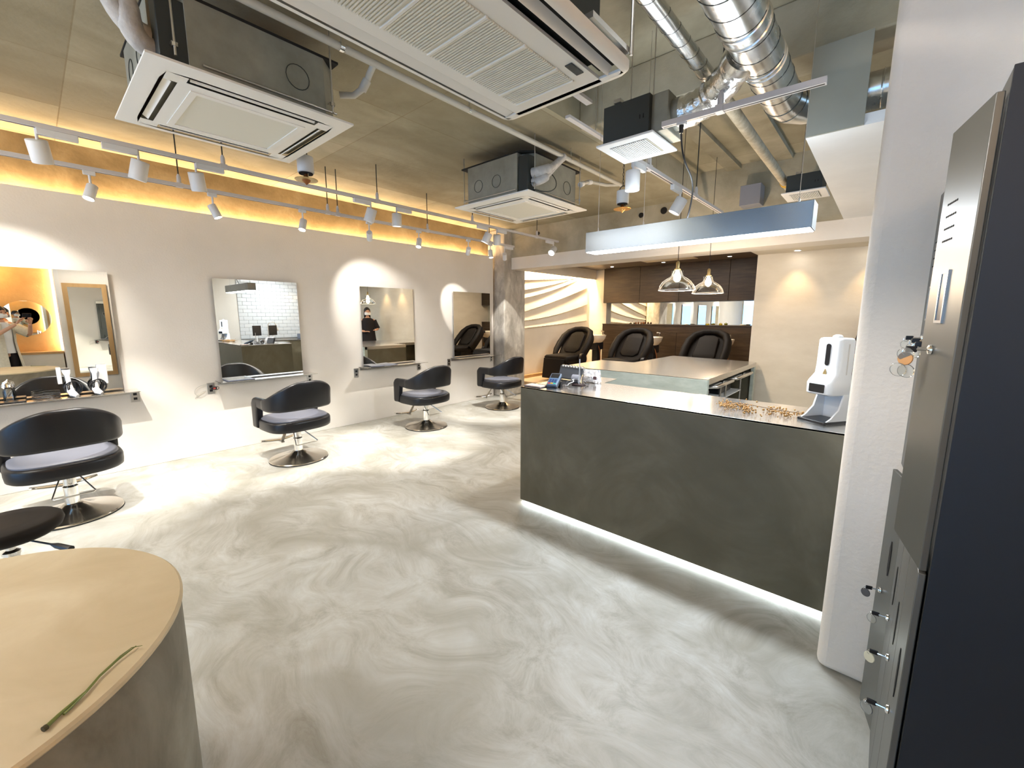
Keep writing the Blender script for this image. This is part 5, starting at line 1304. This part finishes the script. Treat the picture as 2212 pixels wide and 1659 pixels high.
area('pillar_strip', (1.25, 0.345, 1.6), (0.03, 2.4), 10, (1, 0.9, 0.75), (PI / 2, 0, 0))

# ============================================================ PEOPLE
def skin(name, verts, edges, radii, m, parent, lvl=2, root=0):
    me = bpy.data.meshes.new(name); me.from_pydata([tuple(v) for v in verts], edges, []); me.update()
    me.materials.append(M[m])
    o = bpy.data.objects.new(name, me); COL.objects.link(o); o.parent = parent; WM[o.name] = wmat(parent)
    sk = o.modifiers.new('skin', 'SKIN'); sk.use_smooth_shade = True
    me.skin_vertices.new() if not me.skin_vertices else None
    sv = me.skin_vertices[0].data
    for i, r in enumerate(radii):
        sv[i].radius = (r if isinstance(r, tuple) else (r, r)); sv[i].use_root = (i == root)
    s = o.modifiers.new('sub', 'SUBSURF'); s.levels = lvl; s.render_levels = lvl
    return o
def chain(pts, radii, base=0): return list(pts), [(base + i, base + i + 1) for i in range(len(pts) - 1)], list(radii)

def person(label, loc, rz, H, arms, shirt, trousers, hair_len, coat=None, apron=False):
    """local frame: faces +y, feet at z = 0. arms: for -1 and +1 side (elbow, wrist, finger direction)"""
    t = thing('person', label, 'person', loc, rz)
    k = H / 1.70
    def V(x, y, z): return (x * k, y * k, z * k)
    vs = [V(0, 0, 0.94), V(0, 0, 1.08), V(0, 0.0, 1.25), V(0, -0.01, 1.38), V(0, 0, 1.46), V(0, 0.02, 1.52)]
    rs = [(.145, .10), (.125, .09), (.15, .10), (.11, .08), (.052, .052), (.05, .05)]
    ed = [(0, 1), (1, 2), (2, 3), (3, 4), (4, 5)]
    for s in (-1, 1):
        b = len(vs)
        vs += [V(s * .09, 0, .88), V(s * .10, 0.01, .50), V(s * .10, -0.01, .10), V(s * .105, 0.0, .05), V(s * .12, .12, .035)]
        rs += [(.085, .085), (.055, .058), (.038, .04), (.04, .038), (.035, .025)]
        ed += [(0, b), (b, b + 1), (b + 1, b + 2), (b + 2, b + 3), (b + 3, b + 4)]
        b = len(vs); e, w, f = arms[0 if s < 0 else 1]
        sh = V(s * .175, 0, 1.38)
        vs += [sh, V(*e), V(*w)]
        rs += [(.052, .052), (.038, .038), (.026, .026)]
        ed += [(3, b), (b, b + 1), (b + 1, b + 2)]
    rs = [(a * k, c * k) for a, c in rs]
    obj_ = skin('body', vs, ed, rs, 'skin', t)
    # hands: palm, four fingers and a thumb
    for s in (-1, 1):
        e, w, f = arms[0 if s < 0 else 1]
        w = Vector(V(*w)); f = Vector(f).normalized(); up = Vector((0, 0, 1))
        sd = f.cross(up); 
        if sd.length < .1: sd = Vector((1, 0, 0))
        sd.normalize(); nn = sd.cross(f)
        hv, he, hr = [w, w + f * .045, w + f * .08], [(0, 1), (1, 2)], [(.022, .016), (.032, .015), (.030, .012)]
        for q, (o_, L) in enumerate(((-.027, .060), (-.009, .070), (.009, .066), (.026, .052))):
            b = len(hv); st = w + f * .078 + sd * o_
            hv += [st, st + f * L * .5 - nn * .008, st + f * L * .85 - nn * .028]
            hr += [(.0085, .0085), (.008, .008), (.0065, .0065)]
            he += [(2, b), (b, b + 1), (b + 1, b + 2)]
        b = len(hv); hv += [w + f * .03 + sd * s * -.035, w + f * .06 + sd * s * -.055 - nn * .01, w + f * .085 + sd * s * -.05 - nn * .02]
        hr += [(.011, .011), (.0095, .0095), (.008, .008)]; he += [(1, b), (b, b + 1), (b + 1, b + 2)]
        skin('hand', hv, he, hr, 'skin', t, 1)
    # head
    hd = []
    for i in range(15):
        th = PI * i / 14; z = 1.62 - 0.115 * math.cos(th) ; row = []
        for j in range(24):
            a = 2 * PI * j / 24; r = math.sin(th)
            wx = .076 * (1 - .16 * max(0, -(z - 1.62) / .115)); wy = .094
            x = wx * r * math.sin(a); y = wy * r * math.cos(a) + 0.015
            if abs(a) < .3 or a > 2 * PI - .3:
                if 1.585 < z < 1.62: y += .016
            row.append(V(x, y, z))
        hd.append(row)
    obj('head', MB().rings(hd, caps=False), 'skin', t, world=False, smooth=70)
    for s in (-1, 1):
        obj('eye', MB().ico(V(s * .030, .100, 1.625), .010 * k, (1.3, .6, .8)), 'black', t, world=False)
        obj('ear', MB().lathe([(.004, 0), (.022, .004), (.018, .012)], V(s * .076, .01, 1.615), 12, axis=(s, -.2, 0)), 'skin', t, world=False)
    hr_ = []
    for i in range(12):
        th = PI * .62 * i / 11; row = []
        for j in range(24):
            a = 2 * PI * j / 24
            z = 1.63 + 0.118 * math.cos(th); front = max(0, math.cos(a))
            r = math.sin(th)
            z += (front ** 2) * max(0, th - 1.0) * 0.09
            if hair_len and th > 1.3 and front < .3: z -= hair_len * (th - 1.3) / .65
            row.append(V(.089 * r * math.sin(a), (.105 * r) * math.cos(a) + .005 - .012 * (1 - front), z))
        hr_.append(row)
    obj('hair', MB().rings(hr_, caps=False), 'hair', t, world=False, smooth=70)
    mk = []
    for i in range(7):
        z = 1.605 - i * 0.013; row = []
        for j in range(11):
            a = -1.25 + 2.5 * j / 10
            bul = math.sin(PI * i / 6) * .012 + .006
            row.append(V((.074 + bul) * math.sin(a), (.094 + bul) * math.cos(a) + .016, z))
        mk.append(row)
    obj('face_mask', MB().rings(mk, close=False, caps=False), 'shirt', t, world=False, smooth=70)
    # clothes as swollen shells
    tors = []
    for z, rx, ry in ((.90, .175, .125), (1.0, .165, .12), (1.10, .155, .115), (1.22, .170, .12), (1.33, .185, .115), (1.41, .165, .095), (1.45, .09, .07)):
        tors.append([V(rx * math.cos(a), ry * math.sin(a), z) for a in [2 * PI * j / 28 for j in range(28)]])
    obj('shirt', MB().rings(tors, caps=False), shirt, t, world=False, smooth=60)
    for i, s in enumerate((-1, 1)):
        e, w, f = arms[i]; sh = Vector(V(s * .165, 0, 1.375)); E_ = Vector(V(*e))
        obj('sleeve', MB().tube([sh, sh.lerp(E_, .5), sh.lerp(E_, .95)], [.078 * k, .070 * k, .066 * k], 18, caps=False), coat or shirt, t, world=False, smooth=60)
        obj('trouser_leg', MB().tube([V(s * .085, 0, .93), V(s * .10, .005, .5), V(s * .10, 0, .09)], [.105 * k, .085 * k, .075 * k], 18, caps=False), trousers, t, world=False, smooth=60)
        obj('shoe', MB().rings([[V(s * .11 + px, .05 + py, z) for px, py in rrect(w_, l_, .04, 4)] for z, w_, l_ in ((0, .095, .27), (.03, .10, .275), (.06, .085, .22), (.09, .075, .12))]), 'black', t, world=False, smooth=60)
    if coat or apron:
        m = coat or 'cloth_black'
        ct = []
        for z, rx, ry in ((.50, .27, .20), (.70, .235, .175), (.90, .205, .15), (1.10, .185, .135), (1.25, .195, .135), (1.36, .200, .125), (1.425, .14, .095)):
            ct.append([V(rx * math.sin(a), -ry * math.cos(a), z) for a in ([-2.75 + 5.5 * j / 34 for j in range(35)] if coat else [PI - 1.6 + 3.2 * j / 34 for j in range(35)])])
        obj('coat' if coat else 'apron', MB().rings(ct, close=False, caps=False), m, t, world=False, smooth=60)
    return t
# the photographer, seen in the nearest mirror, holding up a phone right behind the viewpoint
ang = math.atan2(-(-0.34), -0.36)                  # towards the wall and slightly along it
pz = person('person in cream linen and white mask holding a phone, in the nearest mirror', (0.42, -0.36, 0.0), PI / 2 - 0.75 + 0.0, 1.66,
            [((-0.28, 0.20, 1.22), (-0.12, 0.42, 1.42), (0.25, 0.4, 0.8)), ((0.26, 0.22, 1.22), (0.10, 0.42, 1.42), (-0.25, 0.4, 0.8))],
            'shirt', 'cloth_black', 0.0, coat='linen')
t = thing('phone', 'black phone held up by the person in the cream linen shirt', 'phone', (0.035, -0.04, 1.50))
obj('case', MB().obox((0.028, -0.032, 1.535), (0.74, 0.66, 0), (-0.1, 0.11, 0.988), (0.65, -0.74, 0.15), 0.15, 0.072, 0.008), 'phone', t, bevel=0.003)
obj('lens', MB().lathe([(0.008, 0), (0.008, 0.002)], (0.020, -0.023, 1.548), 12, axis=(-0.65, 0.74, -0.15)), 'chrome', t)
person('person dressed in black with an apron, seen in the third styling mirror', (-0.12, 6.30, 0.0), PI / 2 + 0.3, 1.72,
       [((-0.26, 0.02, 1.12), (-0.12, 0.20, 1.08), (0.6, 0.5, 0.1)), ((0.27, 0.04, 1.14), (0.14, 0.26, 1.12), (-0.2, 0.9, 0.1))],
       'cloth_black', 'cloth_black', 0.14, apron=True)
